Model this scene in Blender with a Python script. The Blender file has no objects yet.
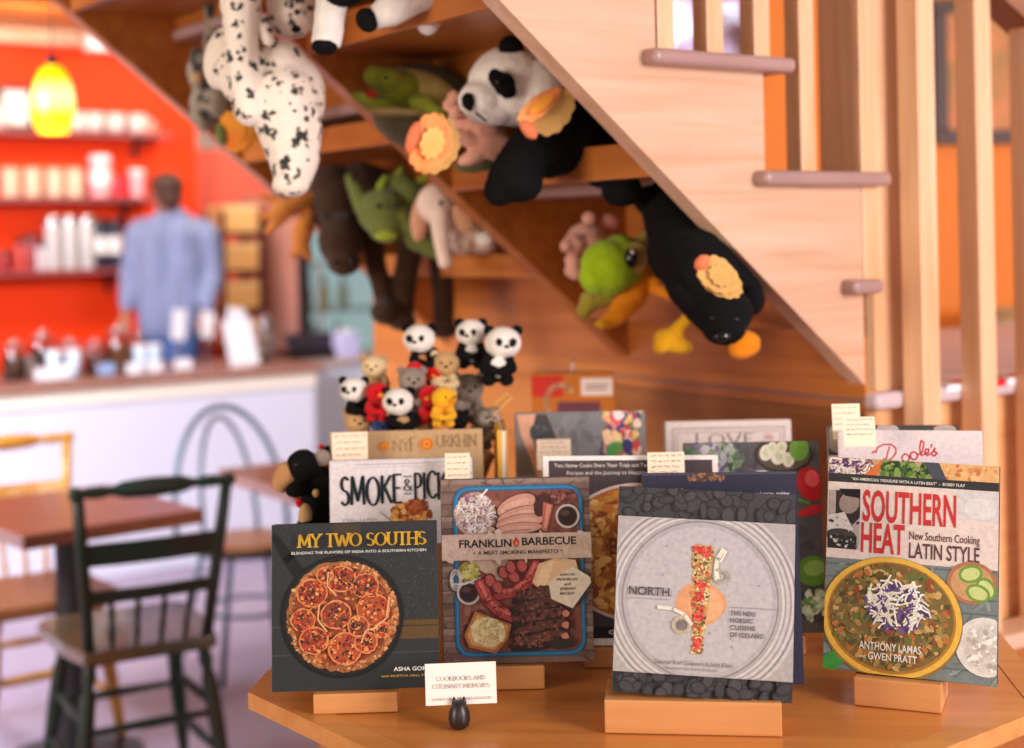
import bpy, bmesh, math, random
from mathutils import Vector, Matrix, Euler, noise
R = random.Random(7)
SC = bpy.context.scene
COL = SC.collection
# ------------------------------------------------------------------ camera, world, light
F, CX, CY, EYE, ROLL = 1450.0, 512.0, 240.0, 1.5, 0.02     # 1024x748 frame: focal in px, principal point, eye height
cam = bpy.data.cameras.new('camera'); camo = bpy.data.objects.new('camera', cam); COL.objects.link(camo)
cs, sn = math.cos(ROLL), math.sin(ROLL)
camo.matrix_world = Matrix(((cs, sn, 0, 0), (0, 0, -1, 0), (-sn, cs, 0, EYE), (0, 0, 0, 1)))
cam.sensor_width = 36.0; cam.lens = F / 1024 * 36; cam.shift_y = -(374 - CY) / 1024
cam.clip_start = 0.05; cam.clip_end = 60
cam.dof.use_dof = True; cam.dof.focus_distance = 1.97; cam.dof.aperture_fstop = 2.1
SC.camera = camo
wd = bpy.data.worlds.new('daylight'); SC.world = wd; wd.use_nodes = True
wd.node_tree.nodes['Background'].inputs[0].default_value = (1.0, 0.86, 0.75, 1)
wd.node_tree.nodes['Background'].inputs[1].default_value = 0.38
def area(name, loc, aim, sx, sy, power, col):
    l = bpy.data.lights.new(name, 'AREA'); l.shape = 'RECTANGLE'; l.size = sx; l.size_y = sy
    l.energy = power; l.color = col
    o = bpy.data.objects.new(name, l); COL.objects.link(o); o.location = loc
    o.rotation_euler = (Vector(aim) - Vector(loc)).to_track_quat('-Z', 'Y').to_euler()
    return o
area('window_daylight_right', (3.05, -0.4, 2.1), (0.85, 2.7, 1.5), 1.7, 1.6, 215, (1.0, 0.90, 0.92))
area('window_daylight_behind', (0.5, -2.7, 1.7), (0.1, 2.4, 1.3), 2.6, 1.4, 32, (1.0, 0.86, 0.72))
area('window_daylight_left', (-3.3, 3.0, 2.45), (-1.7, 6.4, 0.5), 2.4, 1.2, 198, (0.84, 0.87, 1.0)).data.spread = math.radians(110)
area('window_daylight_front_left', (-3.0, 0.2, 1.5), (0.2, 2.9, 1.35), 1.4, 1.2, 17, (1.0, 0.88, 0.76)).data.spread = math.radians(70)
area('window_daylight_landing', (4.2, 4.6, 2.4), (1.0, 3.6, 1.3), 1.8, 1.6, 90, (1.0, 0.92, 0.9))
SC.view_settings.view_transform = 'Standard'; SC.view_settings.look = 'None'
SC.view_settings.gamma = 1.0; SC.view_settings.use_curve_mapping = False
SC.view_settings.exposure = -0.12
SC.cycles.use_denoising = True
SC.cycles.max_bounces = 8
SC.cycles.sample_clamp_indirect = 4.0

# ------------------------------------------------------------------ helpers
def U(px, py, D):
    u = (px - CX) / F; v = -(py - CY) / F
    return Vector(((u * cs + v * sn) * D, D, EYE + (-u * sn + v * cs) * D))
TH = math.radians(35)                      # the building is turned 35 degrees to the view
DX = Vector((math.cos(TH), math.sin(TH), 0)); DY = Vector((-math.sin(TH), math.cos(TH), 0))
S0 = Vector((0.6566, 2.72, 0))
def B(X, Y, Z=0.0): return S0 + DX * X + DY * Y + Vector((0, 0, Z))
def lin(c):
    return tuple((x / 255 / 12.92 if x / 255 <= .04045 else ((x / 255 + .055) / 1.055) ** 2.4) for x in c)
MATS = {}
def mat(name, c, rough=.6, metal=0, emit=0, bump=0, bscale=200, var=0, vscale=8, sheen=0, trans=0, spec=.5, alpha=1, stretch=(1, 1, 1), c2=None, coat=0):
    if name in MATS: return MATS[name]
    m = bpy.data.materials.new(name); m.use_nodes = True; nt = m.node_tree; b = nt.nodes['Principled BSDF']
    col = lin(c) + (1,)
    b.inputs['Base Color'].default_value = col; b.inputs['Roughness'].default_value = rough
    b.inputs['Metallic'].default_value = metal; b.inputs['Specular IOR Level'].default_value = spec
    b.inputs['Sheen Weight'].default_value = sheen; b.inputs['Transmission Weight'].default_value = trans
    b.inputs['Alpha'].default_value = alpha; b.inputs['Coat Weight'].default_value = coat
    if emit: b.inputs['Emission Color'].default_value = col; b.inputs['Emission Strength'].default_value = emit
    if var or c2 or bump:
        tc = nt.nodes.new('ShaderNodeTexCoord'); mp = nt.nodes.new('ShaderNodeMapping'); mp.inputs['Scale'].default_value = stretch
        nt.links.new(tc.outputs['Object'], mp.inputs['Vector'])
    if var or c2:
        n = nt.nodes.new('ShaderNodeTexNoise'); n.inputs['Scale'].default_value = vscale; n.inputs['Detail'].default_value = 5
        nt.links.new(mp.outputs[0], n.inputs['Vector'])
        mr = nt.nodes.new('ShaderNodeMapRange'); mr.inputs[1].default_value = .3; mr.inputs[2].default_value = .7
        nt.links.new(n.outputs['Fac'], mr.inputs[0])
        mx = nt.nodes.new('ShaderNodeMix'); mx.data_type = 'RGBA'
        d2 = lin(c2) if c2 else tuple(x * (1 - var) for x in col[:3])
        mx.inputs[6].default_value = col; mx.inputs[7].default_value = d2 + (1,)
        nt.links.new(mr.outputs[0], mx.inputs[0]); nt.links.new(mx.outputs[2], b.inputs['Base Color'])
    if bump:
        n2 = nt.nodes.new('ShaderNodeTexNoise'); n2.inputs['Scale'].default_value = bscale; n2.inputs['Detail'].default_value = 3
        nt.links.new(mp.outputs[0], n2.inputs['Vector'])
        bp = nt.nodes.new('ShaderNodeBump'); bp.inputs['Strength'].default_value = bump; bp.inputs['Distance'].default_value = .004
        nt.links.new(n2.outputs['Fac'], bp.inputs['Height']); nt.links.new(bp.outputs[0], b.inputs['Normal'])
    MATS[name] = m
    return m
def wood(name, c, c2, axis='x', rough=.4, knots=True, coat=.1, plank=0):
    if name in MATS: return MATS[name]
    m = bpy.data.materials.new(name); m.use_nodes = True; nt = m.node_tree; b = nt.nodes['Principled BSDF']; L = nt.links.new
    b.inputs['Roughness'].default_value = rough; b.inputs['Coat Weight'].default_value = coat; b.inputs['Coat Roughness'].default_value = .3
    tc = nt.nodes.new('ShaderNodeTexCoord'); mp = nt.nodes.new('ShaderNodeMapping')
    lo, hi = .9, 14
    mp.inputs['Scale'].default_value = {'x': (lo, hi, hi), 'y': (hi, lo, hi), 'z': (hi, hi, lo)}[axis]
    L(tc.outputs['Object'], mp.inputs['Vector'])
    n = nt.nodes.new('ShaderNodeTexNoise'); n.inputs['Scale'].default_value = 2.2; n.inputs['Detail'].default_value = 7; n.inputs['Distortion'].default_value = .6
    L(mp.outputs[0], n.inputs['Vector'])
    n2 = nt.nodes.new('ShaderNodeTexNoise'); n2.inputs['Scale'].default_value = 2.5; n2.inputs['Detail'].default_value = 2
    L(tc.outputs['Object'], n2.inputs['Vector'])
    ad = nt.nodes.new('ShaderNodeMath'); ad.operation = 'MULTIPLY_ADD'; ad.inputs[1].default_value = .45
    L(n2.outputs['Fac'], ad.inputs[0]); L(n.outputs['Fac'], ad.inputs[2])
    cr = nt.nodes.new('ShaderNodeValToRGB'); e = cr.color_ramp.elements
    e[0].position = .5; e[0].color = lin(c) + (1,); e[1].position = .95; e[1].color = lin(c2) + (1,)
    L(ad.outputs[0], cr.inputs[0]); out = cr.outputs[0]
    if plank:
        pb = nt.nodes.new('ShaderNodeTexBrick'); pb.offset = .37; pb.inputs['Scale'].default_value = 1; pb.inputs['Mortar Size'].default_value = .002
        pb.inputs['Brick Width'].default_value = 60; pb.inputs['Row Height'].default_value = plank
        pb.inputs['Color1'].default_value = (1, 1, 1, 1); pb.inputs['Color2'].default_value = (.86, .82, .8, 1); pb.inputs['Mortar'].default_value = (.45, .4, .36, 1)
        mp2 = nt.nodes.new('ShaderNodeMapping'); L(tc.outputs['Object'], mp2.inputs['Vector'])
        if axis == 'y': mp2.inputs['Rotation'].default_value = (0, math.radians(90), math.radians(90))
        L(mp2.outputs[0], pb.inputs['Vector'])
        mx = nt.nodes.new('ShaderNodeMix'); mx.data_type = 'RGBA'; mx.blend_type = 'MULTIPLY'; mx.inputs[0].default_value = 1
        L(out, mx.inputs[6]); L(pb.outputs['Color'], mx.inputs[7]); out = mx.outputs[2]
    if knots:
        v = nt.nodes.new('ShaderNodeTexVoronoi'); v.inputs['Scale'].default_value = 2.3
        mk = nt.nodes.new('ShaderNodeMapping'); mk.inputs['Scale'].default_value = {'x': (1, 2, 2), 'y': (2, 1, 2), 'z': (2, 2, 1)}[axis]
        L(tc.outputs['Object'], mk.inputs['Vector']); L(mk.outputs[0], v.inputs['Vector'])
        r2 = nt.nodes.new('ShaderNodeMapRange'); r2.inputs[1].default_value = .03; r2.inputs[2].default_value = .075; r2.inputs[3].default_value = .75; r2.inputs[4].default_value = 0
        L(v.outputs['Distance'], r2.inputs[0])
        mx = nt.nodes.new('ShaderNodeMix'); mx.data_type = 'RGBA'; mx.inputs[7].default_value = lin((92, 46, 22)) + (1,)
        L(r2.outputs[0], mx.inputs[0]); L(out, mx.inputs[6]); out = mx.outputs[2]
    L(out, b.inputs['Base Color'])
    bp = nt.nodes.new('ShaderNodeBump'); bp.inputs['Strength'].default_value = .08; bp.inputs['Distance'].default_value = .002
    L(n.outputs['Fac'], bp.inputs['Height']); L(bp.outputs[0], b.inputs['Normal'])
    MATS[name] = m
    return m
def tag(o, label=None, cat=None, group=None, kind=None):
    if label: o['label'] = label
    if cat: o['category'] = cat
    if group: o['group'] = group
    if kind: o['kind'] = kind
    return o
def thing(name, label, cat, loc, rz=0, group=None, rot=None):
    o = bpy.data.objects.new(name, None); COL.objects.link(o); o.empty_display_size = .05
    o.location = loc; o.rotation_euler = rot if rot else (0, 0, rz)
    return tag(o, label, cat, group)
def ob(name, bm, m, parent=None, smooth=False, loc=None, rz=0):
    me = bpy.data.meshes.new(name)
    bmesh.ops.recalc_face_normals(bm, faces=bm.faces[:])
    bm.to_mesh(me); bm.free()
    for x in (m if isinstance(m, (list, tuple)) else [m]): me.materials.append(x)
    if smooth:
        for p in me.polygons: p.use_smooth = True
        if smooth == 'auto': me.set_sharp_from_angle(angle=math.radians(40))
    o = bpy.data.objects.new(name, me); COL.objects.link(o)
    if parent: o.parent = parent
    if loc is not None: o.location = loc
    o.rotation_euler[2] = rz
    return o
NB = bmesh.new
def box(bm, x0, x1, y0, y1, z0, z1, bev=0, M=None, mi=0, seg=2):
    r = bmesh.ops.create_cube(bm, size=1)
    vs = r['verts']
    for v in vs: v.co = Vector(((x0 + x1) / 2 + v.co.x * (x1 - x0), (y0 + y1) / 2 + v.co.y * (y1 - y0), (z0 + z1) / 2 + v.co.z * (z1 - z0)))
    fs = list({f for v in vs for f in v.link_faces})
    if bev:
        es = list({e for v in vs for e in v.link_edges})
        rr = bmesh.ops.bevel(bm, geom=es, offset=bev, segments=seg, affect='EDGES', profile=.6)
        vs = list({v for f in rr['faces'] for v in f.verts} | {v for v in vs if v.is_valid})
        fs = list({f for v in vs for f in v.link_faces})
    for f in fs: f.material_index = mi
    if M is not None: bmesh.ops.transform(bm, matrix=M, verts=vs)
    return vs
def lathe(bm, prof, c=(0, 0, 0), n=24, M=None, mi=0, cap=True):
    rings = []; c = Vector(c); vs = []
    for r, z in prof:
        ring = []
        for i in range(n):
            a = 2 * math.pi * i / n
            p = Vector((r * math.cos(a), r * math.sin(a), z))
            if M is not None: p = M @ p
            ring.append(bm.verts.new(p + c))
        rings.append(ring)
    for a, b in zip(rings, rings[1:]):
        for i in range(n):
            f = bm.faces.new((a[i], a[(i + 1) % n], b[(i + 1) % n], b[i])); f.material_index = mi
    if cap:
        for ring, rv in ((rings[0], True), (rings[-1], False)):
            f = bm.faces.new(ring[::-1] if rv else ring); f.material_index = mi
def rod(bm, a, b, r0, r1=None, n=10, mi=0, prof=None):
    a = Vector(a); b = Vector(b); d = b - a; L = d.length
    M = d.to_track_quat('Z', 'Y').to_matrix()
    r1 = r0 if r1 is None else r1
    lathe(bm, [(r * 1, t * L) for t, r in prof] if prof else [(r0, 0), (r1, L)], a, n, M, mi)
def tube(bm, pts, r, n=8, mi=0, closed=False):
    pts = [Vector(p) for p in pts]; rings = []; N = len(pts)
    up = None
    for i, p in enumerate(pts):
        if closed: d = pts[(i + 1) % N] - pts[i - 1]
        else: d = pts[min(i + 1, N - 1)] - pts[max(i - 1, 0)]
        d.normalize()
        if up is None: up = d.orthogonal()
        up = (up - d * up.dot(d)).normalized(); s = d.cross(up)
        rr = r[i] if isinstance(r, (list, tuple)) else r
        rings.append([bm.verts.new(p + (up * math.cos(2 * math.pi * k / n) + s * math.sin(2 * math.pi * k / n)) * rr) for k in range(n)])
    pr = list(zip(rings, rings[1:])) + ([(rings[-1], rings[0])] if closed else [])
    for a, b in pr:
        for k in range(n):
            f = bm.faces.new((a[k], a[(k + 1) % n], b[(k + 1) % n], b[k])); f.material_index = mi
    if not closed:
        bm.faces.new(rings[0][::-1]).material_index = mi; bm.faces.new(rings[-1]).material_index = mi
def prism(bm, pts, f, a, b, mi=0):
    """extrude a 2-D outline; f(u, v, w) -> point"""
    A = [bm.verts.new(f(u, v, a)) for u, v in pts]; C = [bm.verts.new(f(u, v, b)) for u, v in pts]
    n = len(pts)
    for i in range(n):
        bm.faces.new((A[i], A[(i + 1) % n], C[(i + 1) % n], C[i])).material_index = mi
    bm.faces.new(A[::-1]).material_index = mi; bm.faces.new(C).material_index = mi
def sph(bm, c, r, rot=None, sub=2, mi=0):
    rv = bmesh.ops.create_icosphere(bm, subdivisions=sub, radius=1)
    r = r if isinstance(r, (tuple, list)) else (r, r, r)
    M = Matrix.Translation(Vector(c)) @ (Euler(rot).to_matrix().to_4x4() if rot else Matrix.Identity(4)) @ Matrix.Diagonal((r[0], r[1], r[2], 1))
    bmesh.ops.transform(bm, matrix=M, verts=rv['verts'])
    for v in rv['verts']:
        for f in v.link_faces: f.material_index = mi
def evmesh(o):
    dg = bpy.context.evaluated_depsgraph_get()
    return bpy.data.meshes.new_from_object(o.evaluated_get(dg))
def remesh(name, bm, m, parent=None, vox=.004, fuzz=.0012, smooth=3):
    """union of overlapping blobs -> ONE continuous skin with a slightly woolly surface"""
    me = bpy.data.meshes.new(name); bm.to_mesh(me); bm.free()
    o = bpy.data.objects.new(name, me); COL.objects.link(o)
    md = o.modifiers.new('r', 'REMESH'); md.mode = 'VOXEL'; md.voxel_size = vox
    s = o.modifiers.new('s', 'SMOOTH'); s.factor = .5; s.iterations = smooth
    new = evmesh(o); o.modifiers.clear(); old = o.data; o.data = new; new.name = name; bpy.data.meshes.remove(old)
    if fuzz:
        for v in new.vertices:
            p = v.co; q = noise.noise(p * 260) + .6 * noise.noise(p * 90)
            v.co = p + v.normal * q * fuzz
    for x in (m if isinstance(m, (list, tuple)) else [m]): new.materials.append(x)
    for p in new.polygons: p.use_smooth = True
    if parent: o.parent = parent
    return o
class PX:
    """shapes of soft things, given by where they show at distance D and how far (dd) in front of or behind it"""
    def __init__(s, D, org=None): s.D = D; s.o = org if org is not None else Vector((0, 0, 0)); s.bm = bmesh.new()
    def at(s, px, py, dd=0): return U(px, py, s.D + dd) - s.o
    def r(s, q): return q * s.D / F
    def e(s, px, py, dd, rx, rz=None, ry=None, rot=0, sub=3):
        rz = rx if rz is None else rz; ry = min(rx, rz) if ry is None else ry
        sph(s.bm, s.at(px, py, dd), (s.r(rx), s.r(ry), s.r(rz)), (0, math.radians(rot), 0), sub); return s
    def c(s, *pts):
        for (a, b) in zip(pts, pts[1:]):
            L = math.hypot(b[0] - a[0], b[1] - a[1]) + abs(b[2] - a[2]) * F / s.D
            n = max(1, int(L / (.45 * min(a[3], b[3]))))
            for i in range(n + 1):
                t = i / n; p = [a[k] + (b[k] - a[k]) * t for k in range(4)]
                sph(s.bm, s.at(*p[:3]), s.r(p[3]), None, 2)
        return s
    def done(s, name, m, parent=None, vox=None, fuzz=.0012, smooth=3):
        bm, s.bm = s.bm, bmesh.new()
        return remesh(name, bm, m, parent, vox or s.r(2.2), fuzz, smooth)
# ------------------------------------------------------------------ printed art: flat coloured shapes laid on covers and cards
def arc(cx, cy, rx, ry, a0, a1, n=10):
    return [(cx + rx * math.cos(math.radians(a0 + (a1 - a0) * i / n)), cy + ry * math.sin(math.radians(a0 + (a1 - a0) * i / n))) for i in range(n + 1)]
GL = {
 'A': (.72, [[(0, 0), (.36, 1), (.72, 0)], [(.15, .36), (.57, .36)]]),
 'B': (.58, [[(.08, 0), (.08, 1), (.3, 1)] + arc(.3, .76, .2, .24, 90, -90) + [(.08, .52)], [(.3, .52)] + arc(.3, .26, .26, .26, 90, -90) + [(.08, 0)]]),
 'C': (.72, [arc(.42, .5, .38, .5, 45, 315, 18)]),
 'D': (.72, [[(.08, 0), (.08, 1), (.28, 1)] + arc(.28, .5, .4, .5, 90, -90, 14) + [(.08, 0)]]),
 'E': (.56, [[(.52, 1), (.08, 1), (.08, 0), (.54, 0)], [(.08, .52), (.42, .52)]]),
 'F': (.54, [[(.52, 1), (.08, 1), (.08, 0)], [(.08, .52), (.42, .52)]]),
 'G': (.74, [arc(.42, .5, .38, .5, 50, 340, 18) + [(.78, .45), (.5, .45)]]),
 'H': (.74, [[(.08, 0), (.08, 1)], [(.66, 0), (.66, 1)], [(.08, .5), (.66, .5)]]),
 'I': (.24, [[(.12, 0), (.12, 1)]]),
 'K': (.66, [[(.08, 0), (.08, 1)], [(.6, 1), (.1, .45)], [(.24, .58), (.64, 0)]]),
 'L': (.54, [[(.08, 1), (.08, 0), (.52, 0)]]),
 'M': (.9, [[(.06, 0), (.12, 1), (.45, .12), (.78, 1), (.84, 0)]]),
 'N': (.76, [[(.08, 0), (.08, 1), (.68, 0), (.68, 1)]]),
 'O': (.84, [arc(.42, .5, .38, .5, 90, 450, 22)]),
 'P': (.56, [[(.08, 0), (.08, 1), (.28, 1)] + arc(.28, .73, .24, .27, 90, -90) + [(.08, .46)]]),
 'R': (.64, [[(.08, 0), (.08, 1), (.28, 1)] + arc(.28, .74, .23, .26, 90, -90) + [(.08, .48)], [(.28, .48), (.6, 0)]]),
 'S': (.54, [arc(.27, .75, .21, .25, 35, 270, 10) + arc(.27, .25, .23, .25, 90, -145, 10)]),
 'T': (.64, [[(.02, 1), (.62, 1)], [(.32, 1), (.32, 0)]]),
 'U': (.72, [[(.08, 1), (.08, .35)] + arc(.36, .33, .28, .33, 180, 360, 10) + [(.64, 1)]]),
 'V': (.7, [[(0, 1), (.35, 0), (.7, 1)]]),
 'W': (1., [[(0, 1), (.26, 0), (.5, .9), (.74, 0), (1, 1)]]),
 'Y': (.66, [[(0, 1), (.33, .48), (.66, 1)], [(.33, .48), (.33, 0)]]),
 '&': (.74, [[(.7, 0), (.16, .72)] + arc(.32, .8, .16, .2, 200, -20, 8) + [(.1, .34)] + arc(.32, .22, .25, .22, 160, 320, 8) + [(.68, .42)]]),
 "'": (.2, [[(.1, 1), (.1, .8)]]), ' ': (.27, []),
}
TXT = {}
def text_tris(s, off):
    k = (s, off)
    if k not in TXT:
        cu = bpy.data.curves.new('t', 'FONT'); cu.body = s; cu.offset = off; cu.resolution_u = 3; cu.size = 1
        o = bpy.data.objects.new('t', cu); COL.objects.link(o)
        me = evmesh(o)
        vs = [(v.co.x, v.co.y) for v in me.vertices]; fs = [tuple(p.vertices) for p in me.polygons]
        bpy.data.objects.remove(o); bpy.data.curves.remove(cu); bpy.data.meshes.remove(me)
        TXT[k] = (vs, fs)
    return TXT[k]
class Art:
    def __init__(s, w, h, x0, y0, x1, y1):
        s.w, s.h = w, h; s.m = (x0, y0, x1, y1); s.V = []; s.P = []; s.C = []; s.z = .0004; s.step = 4e-5; s.bound = True
    def T(s, x, y):
        x0, y0, x1, y1 = s.m
        return ((x - x0) / (x1 - x0) - .5) * s.w, (1 - (y - y0) / (y1 - y0)) * s.h
    def sc(s): return s.w / (s.m[2] - s.m[0])
    def add(s, pts, faces, col):
        b = len(s.V)
        for p in pts:
            x, y = s.T(*p)
            if s.bound: x = min(max(x, -s.w / 2), s.w / 2); y = min(max(y, 0), s.h)
            s.V.append((x, -s.z, y))
        for f in faces: s.P.append([b + i for i in f]); s.C.append(lin(col) + (1,))
        s.z += s.step
    def poly(s, pts, col): s.add(pts, [list(range(len(pts)))], col)
    def rect(s, x0, y0, x1, y1, col): s.poly([(x0, y0), (x1, y0), (x1, y1), (x0, y1)], col)
    def ell(s, cx, cy, rx, ry, col, n=28, rot=0, jit=0):
        c, q = math.cos(math.radians(rot)), math.sin(math.radians(rot)); pts = []
        for i in range(n):
            a = 2 * math.pi * i / n; k = 1 + R.uniform(-jit, jit); x = rx * k * math.cos(a); y = ry * k * math.sin(a)
            pts.append((cx + x * c - y * q, cy + x * q + y * c))
        s.poly(pts, col)
    def rrect(s, x0, y0, x1, y1, r, col):
        pts = []
        for cx, cy, a in ((x1 - r, y0 + r, -90), (x1 - r, y1 - r, 0), (x0 + r, y1 - r, 90), (x0 + r, y0 + r, 180)): pts += arc(cx, cy, r, r, a, a + 90, 6)
        s.poly(pts, col)
    def line(s, pts, wd, col, closed=False, nib=0):
        pts = list(pts); n = len(pts); vs = []; fs = []
        if closed: pts.append(pts[0])
        for (a, b) in zip(pts, pts[1:]):
            dx, dy = b[0] - a[0], b[1] - a[1]; L = math.hypot(dx, dy) or 1
            ux, uy = dx / L, dy / L; nx, ny = -uy * wd / 2, ux * wd / 2; e = wd * .3
            k = len(vs)
            vs += [(a[0] - ux * e + nx, a[1] - uy * e + ny), (b[0] + ux * e + nx, b[1] + uy * e + ny), (b[0] + ux * e - nx, b[1] + uy * e - ny), (a[0] - ux * e - nx, a[1] - uy * e - ny)]
            fs.append([k, k + 1, k + 2, k + 3])
            if nib:
                k = len(vs); vs += [(a[0] - nib / 2, a[1]), (a[0] + nib / 2, a[1]), (b[0] + nib / 2, b[1]), (b[0] - nib / 2, b[1])]; fs.append([k, k + 1, k + 2, k + 3])
        s.add(vs, fs, col)
    def ring(s, cx, cy, rx, ry, wd, col, n=40, a0=0, a1=360):
        s.line(arc(cx, cy, rx, ry, a0, a1, n), wd, col)
    def spray(s, fn, n, sz, pal, asp=(.5, 1), sides=6, jit=.35):
        st = s.step; s.step = 2.5e-6
        for i in range(n):
            x, y = fn(); r = R.uniform(*sz)
            s.ell(x, y, r, r * R.uniform(*asp), R.choice(pal), sides, R.uniform(0, 180), jit)
        s.step = st; s.z += st
    def strands(s, fn, n, ln, wd, pal):
        st = s.step; s.step = 3e-6
        for i in range(n):
            x, y = fn(); a = R.uniform(0, math.pi); l = R.uniform(*ln) / 2; b = R.uniform(-.5, .5) * l
            s.line([(x - l * math.cos(a), y - l * math.sin(a)), (x - b * math.sin(a), y + b * math.cos(a)), (x + l * math.cos(a), y + l * math.sin(a))], wd, R.choice(pal))
        s.step = st; s.z += st
    def text(s, t, x0, x1, yb, hgt, col, off=0, rot=0, n=0):
        """sans lettering fitted between x0 and x1, base line yb, capital height hgt"""
        vs, fs = text_tris(t, off)
        a = min(v[0] for v in vs); b = max(v[0] for v in vs)
        kx = (x1 - x0) / (b - a); ky = hgt / .69; c, q = math.cos(math.radians(rot)), math.sin(math.radians(rot))
        P = []
        for v in vs:
            x = (v[0] - a) * kx; y = -v[1] * ky
            P.append((x0 + x * c - y * q, yb + x * q + y * c))
        s.add(P, fs, col)
    def serif(s, t, x0, x1, yb, hgt, col, thick=.14, thin=.045, sf=.09, jit=0, gap=.07):
        """drawn lettering: broad-nib strokes, optional serifs"""
        tot = sum(GL[ch][0] + gap for ch in t) - gap; k = (x1 - x0) / tot; x = x0
        for ch in t:
            w_, st = GL[ch]; dy = R.uniform(-jit, jit) * hgt; hh = hgt * (1 + R.uniform(-jit, jit))
            for pl in st:
                P = [(x + p[0] * k, yb + dy - p[1] * hh) for p in pl]
                s.line(P, thin * hgt, col, nib=thick * min(k, hgt))
                if sf:
                    for (p, o) in ((pl[0], pl[1]), (pl[-1], pl[-2])):
                        if p[1] in (0, 1) and abs(p[0] - o[0]) < abs(p[1] - o[1]):
                            X, Y = x + p[0] * k, yb + dy - p[1] * hh
                            s.line([(X - sf * hgt * 1.3, Y), (X + sf * hgt * 1.3, Y)], thin * hgt, col)
            x += (w_ + gap) * k
    def make(s, name, parent, m=None):
        me = bpy.data.meshes.new(name); me.from_pydata(s.V, [], s.P)
        ca = me.color_attributes.new('Col', 'FLOAT_COLOR', 'CORNER')
        for p, c in zip(me.polygons, s.C):
            for li in p.loop_indices: ca.data[li].color = c
        me.materials.append(m or MATS['printed_paper'])
        o = bpy.data.objects.new(name, me); COL.objects.link(o); o.parent = parent
        return o
def printed(name, rough, coat, mott=.10, sc=160, gain=1):
    m = bpy.data.materials.new(name); m.use_nodes = True; nt = m.node_tree; b = nt.nodes['Principled BSDF']; L = nt.links.new
    a = nt.nodes.new('ShaderNodeAttribute'); a.attribute_name = 'Col'
    tc = nt.nodes.new('ShaderNodeTexCoord'); n = nt.nodes.new('ShaderNodeTexNoise'); n.inputs['Scale'].default_value = sc; n.inputs['Detail'].default_value = 4
    L(tc.outputs['Object'], n.inputs['Vector'])
    mr = nt.nodes.new('ShaderNodeMapRange'); mr.inputs[1].default_value = .3; mr.inputs[2].default_value = .7; mr.inputs[3].default_value = gain * (1 - mott); mr.inputs[4].default_value = gain * (1 + mott)
    L(n.outputs['Fac'], mr.inputs[0])
    vm = nt.nodes.new('ShaderNodeVectorMath'); vm.operation = 'SCALE'; L(a.outputs['Color'], vm.inputs[0]); L(mr.outputs[0], vm.inputs['Scale'])
    L(vm.outputs[0], b.inputs['Base Color'])
    b.inputs['Roughness'].default_value = rough; b.inputs['Coat Weight'].default_value = coat; b.inputs['Coat Roughness'].default_value = .12; b.inputs['Specular IOR Level'].default_value = .22
    MATS[name] = m
printed('printed_paper', .6, 0, .05); printed('printed_jacket', .55, .04, gain=.90)
# ------------------------------------------------------------------ materials of the place
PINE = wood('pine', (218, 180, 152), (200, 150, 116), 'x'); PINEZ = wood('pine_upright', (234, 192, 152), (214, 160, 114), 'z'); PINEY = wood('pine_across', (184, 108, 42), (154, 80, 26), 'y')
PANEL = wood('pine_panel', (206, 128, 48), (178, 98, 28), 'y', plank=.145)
TREAD = mat('tread_varnish', (172, 134, 126), .3, var=.15, vscale=9)
BLOCK = wood('stand_block', (204, 142, 84), (182, 116, 60), 'x', .5)
TOPW = wood('display_top', (214, 140, 70), (192, 112, 48), 'x', .32, knots=False, coat=.3)
CONC = mat('concrete', (178, 162, 180), .45, c2=(156, 140, 160), vscale=2.5)
RED = mat('red_paint', (246, 62, 14), .6, spec=.2); SALM = mat('salmon_paint', (240, 108, 84), .5); ORNG = mat('orange_paint', (230, 122, 8), .6)
CEIL = wood('ceiling_boards', (206, 140, 62), (178, 112, 40), 'x', plank=.2, knots=False); CREAM = mat('cream_paint', (232, 220, 210), .6)
WHITE = mat('counter_white', (226, 226, 238), .45); CARDM = mat('card_white', (242, 240, 240), .5); DARK = mat('dark_metal', (34, 30, 34), .4, .3)
STEEL = mat('steel', (190, 188, 190), .25, .9); GLASS = mat('clear_glass', (235, 245, 245), .05, trans=1); CHINA = mat('white_china', (212, 204, 198), .2)
# ------------------------------------------------------------------ the setting
def bset(name, bm, m, smooth=False): return tag(ob(name, bm, m, None, smooth, S0, TH), kind='structure')
bm = NB(); box(bm, -9, 7, -5, 10, -.05, 0); bset('floor', bm, CONC)
bm = NB(); box(bm, -9, 1.37, 6.4, 6.5, 0, 2.72); bset('wall_back', bm, RED)
bm = NB(); box(bm, 1.37, 4.2, 7.2, 7.3, 0, 2.72); bset('wall_cream', bm, CREAM)
bm = NB(); box(bm, 1.37, 3.2, 6.6, 6.7, 0, 2.10); bset('wall_salmon', bm, SALM)
bm = NB(); box(bm, -9, 4.2, 1.75, 7.3, 2.72, 2.8); bset('ceiling', bm, CEIL)
bm = NB(); box(bm, -9, 1.2, 6.22, 6.4, 2.64, 2.72, .01); bset('trim_1', bm, PINE)
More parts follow.
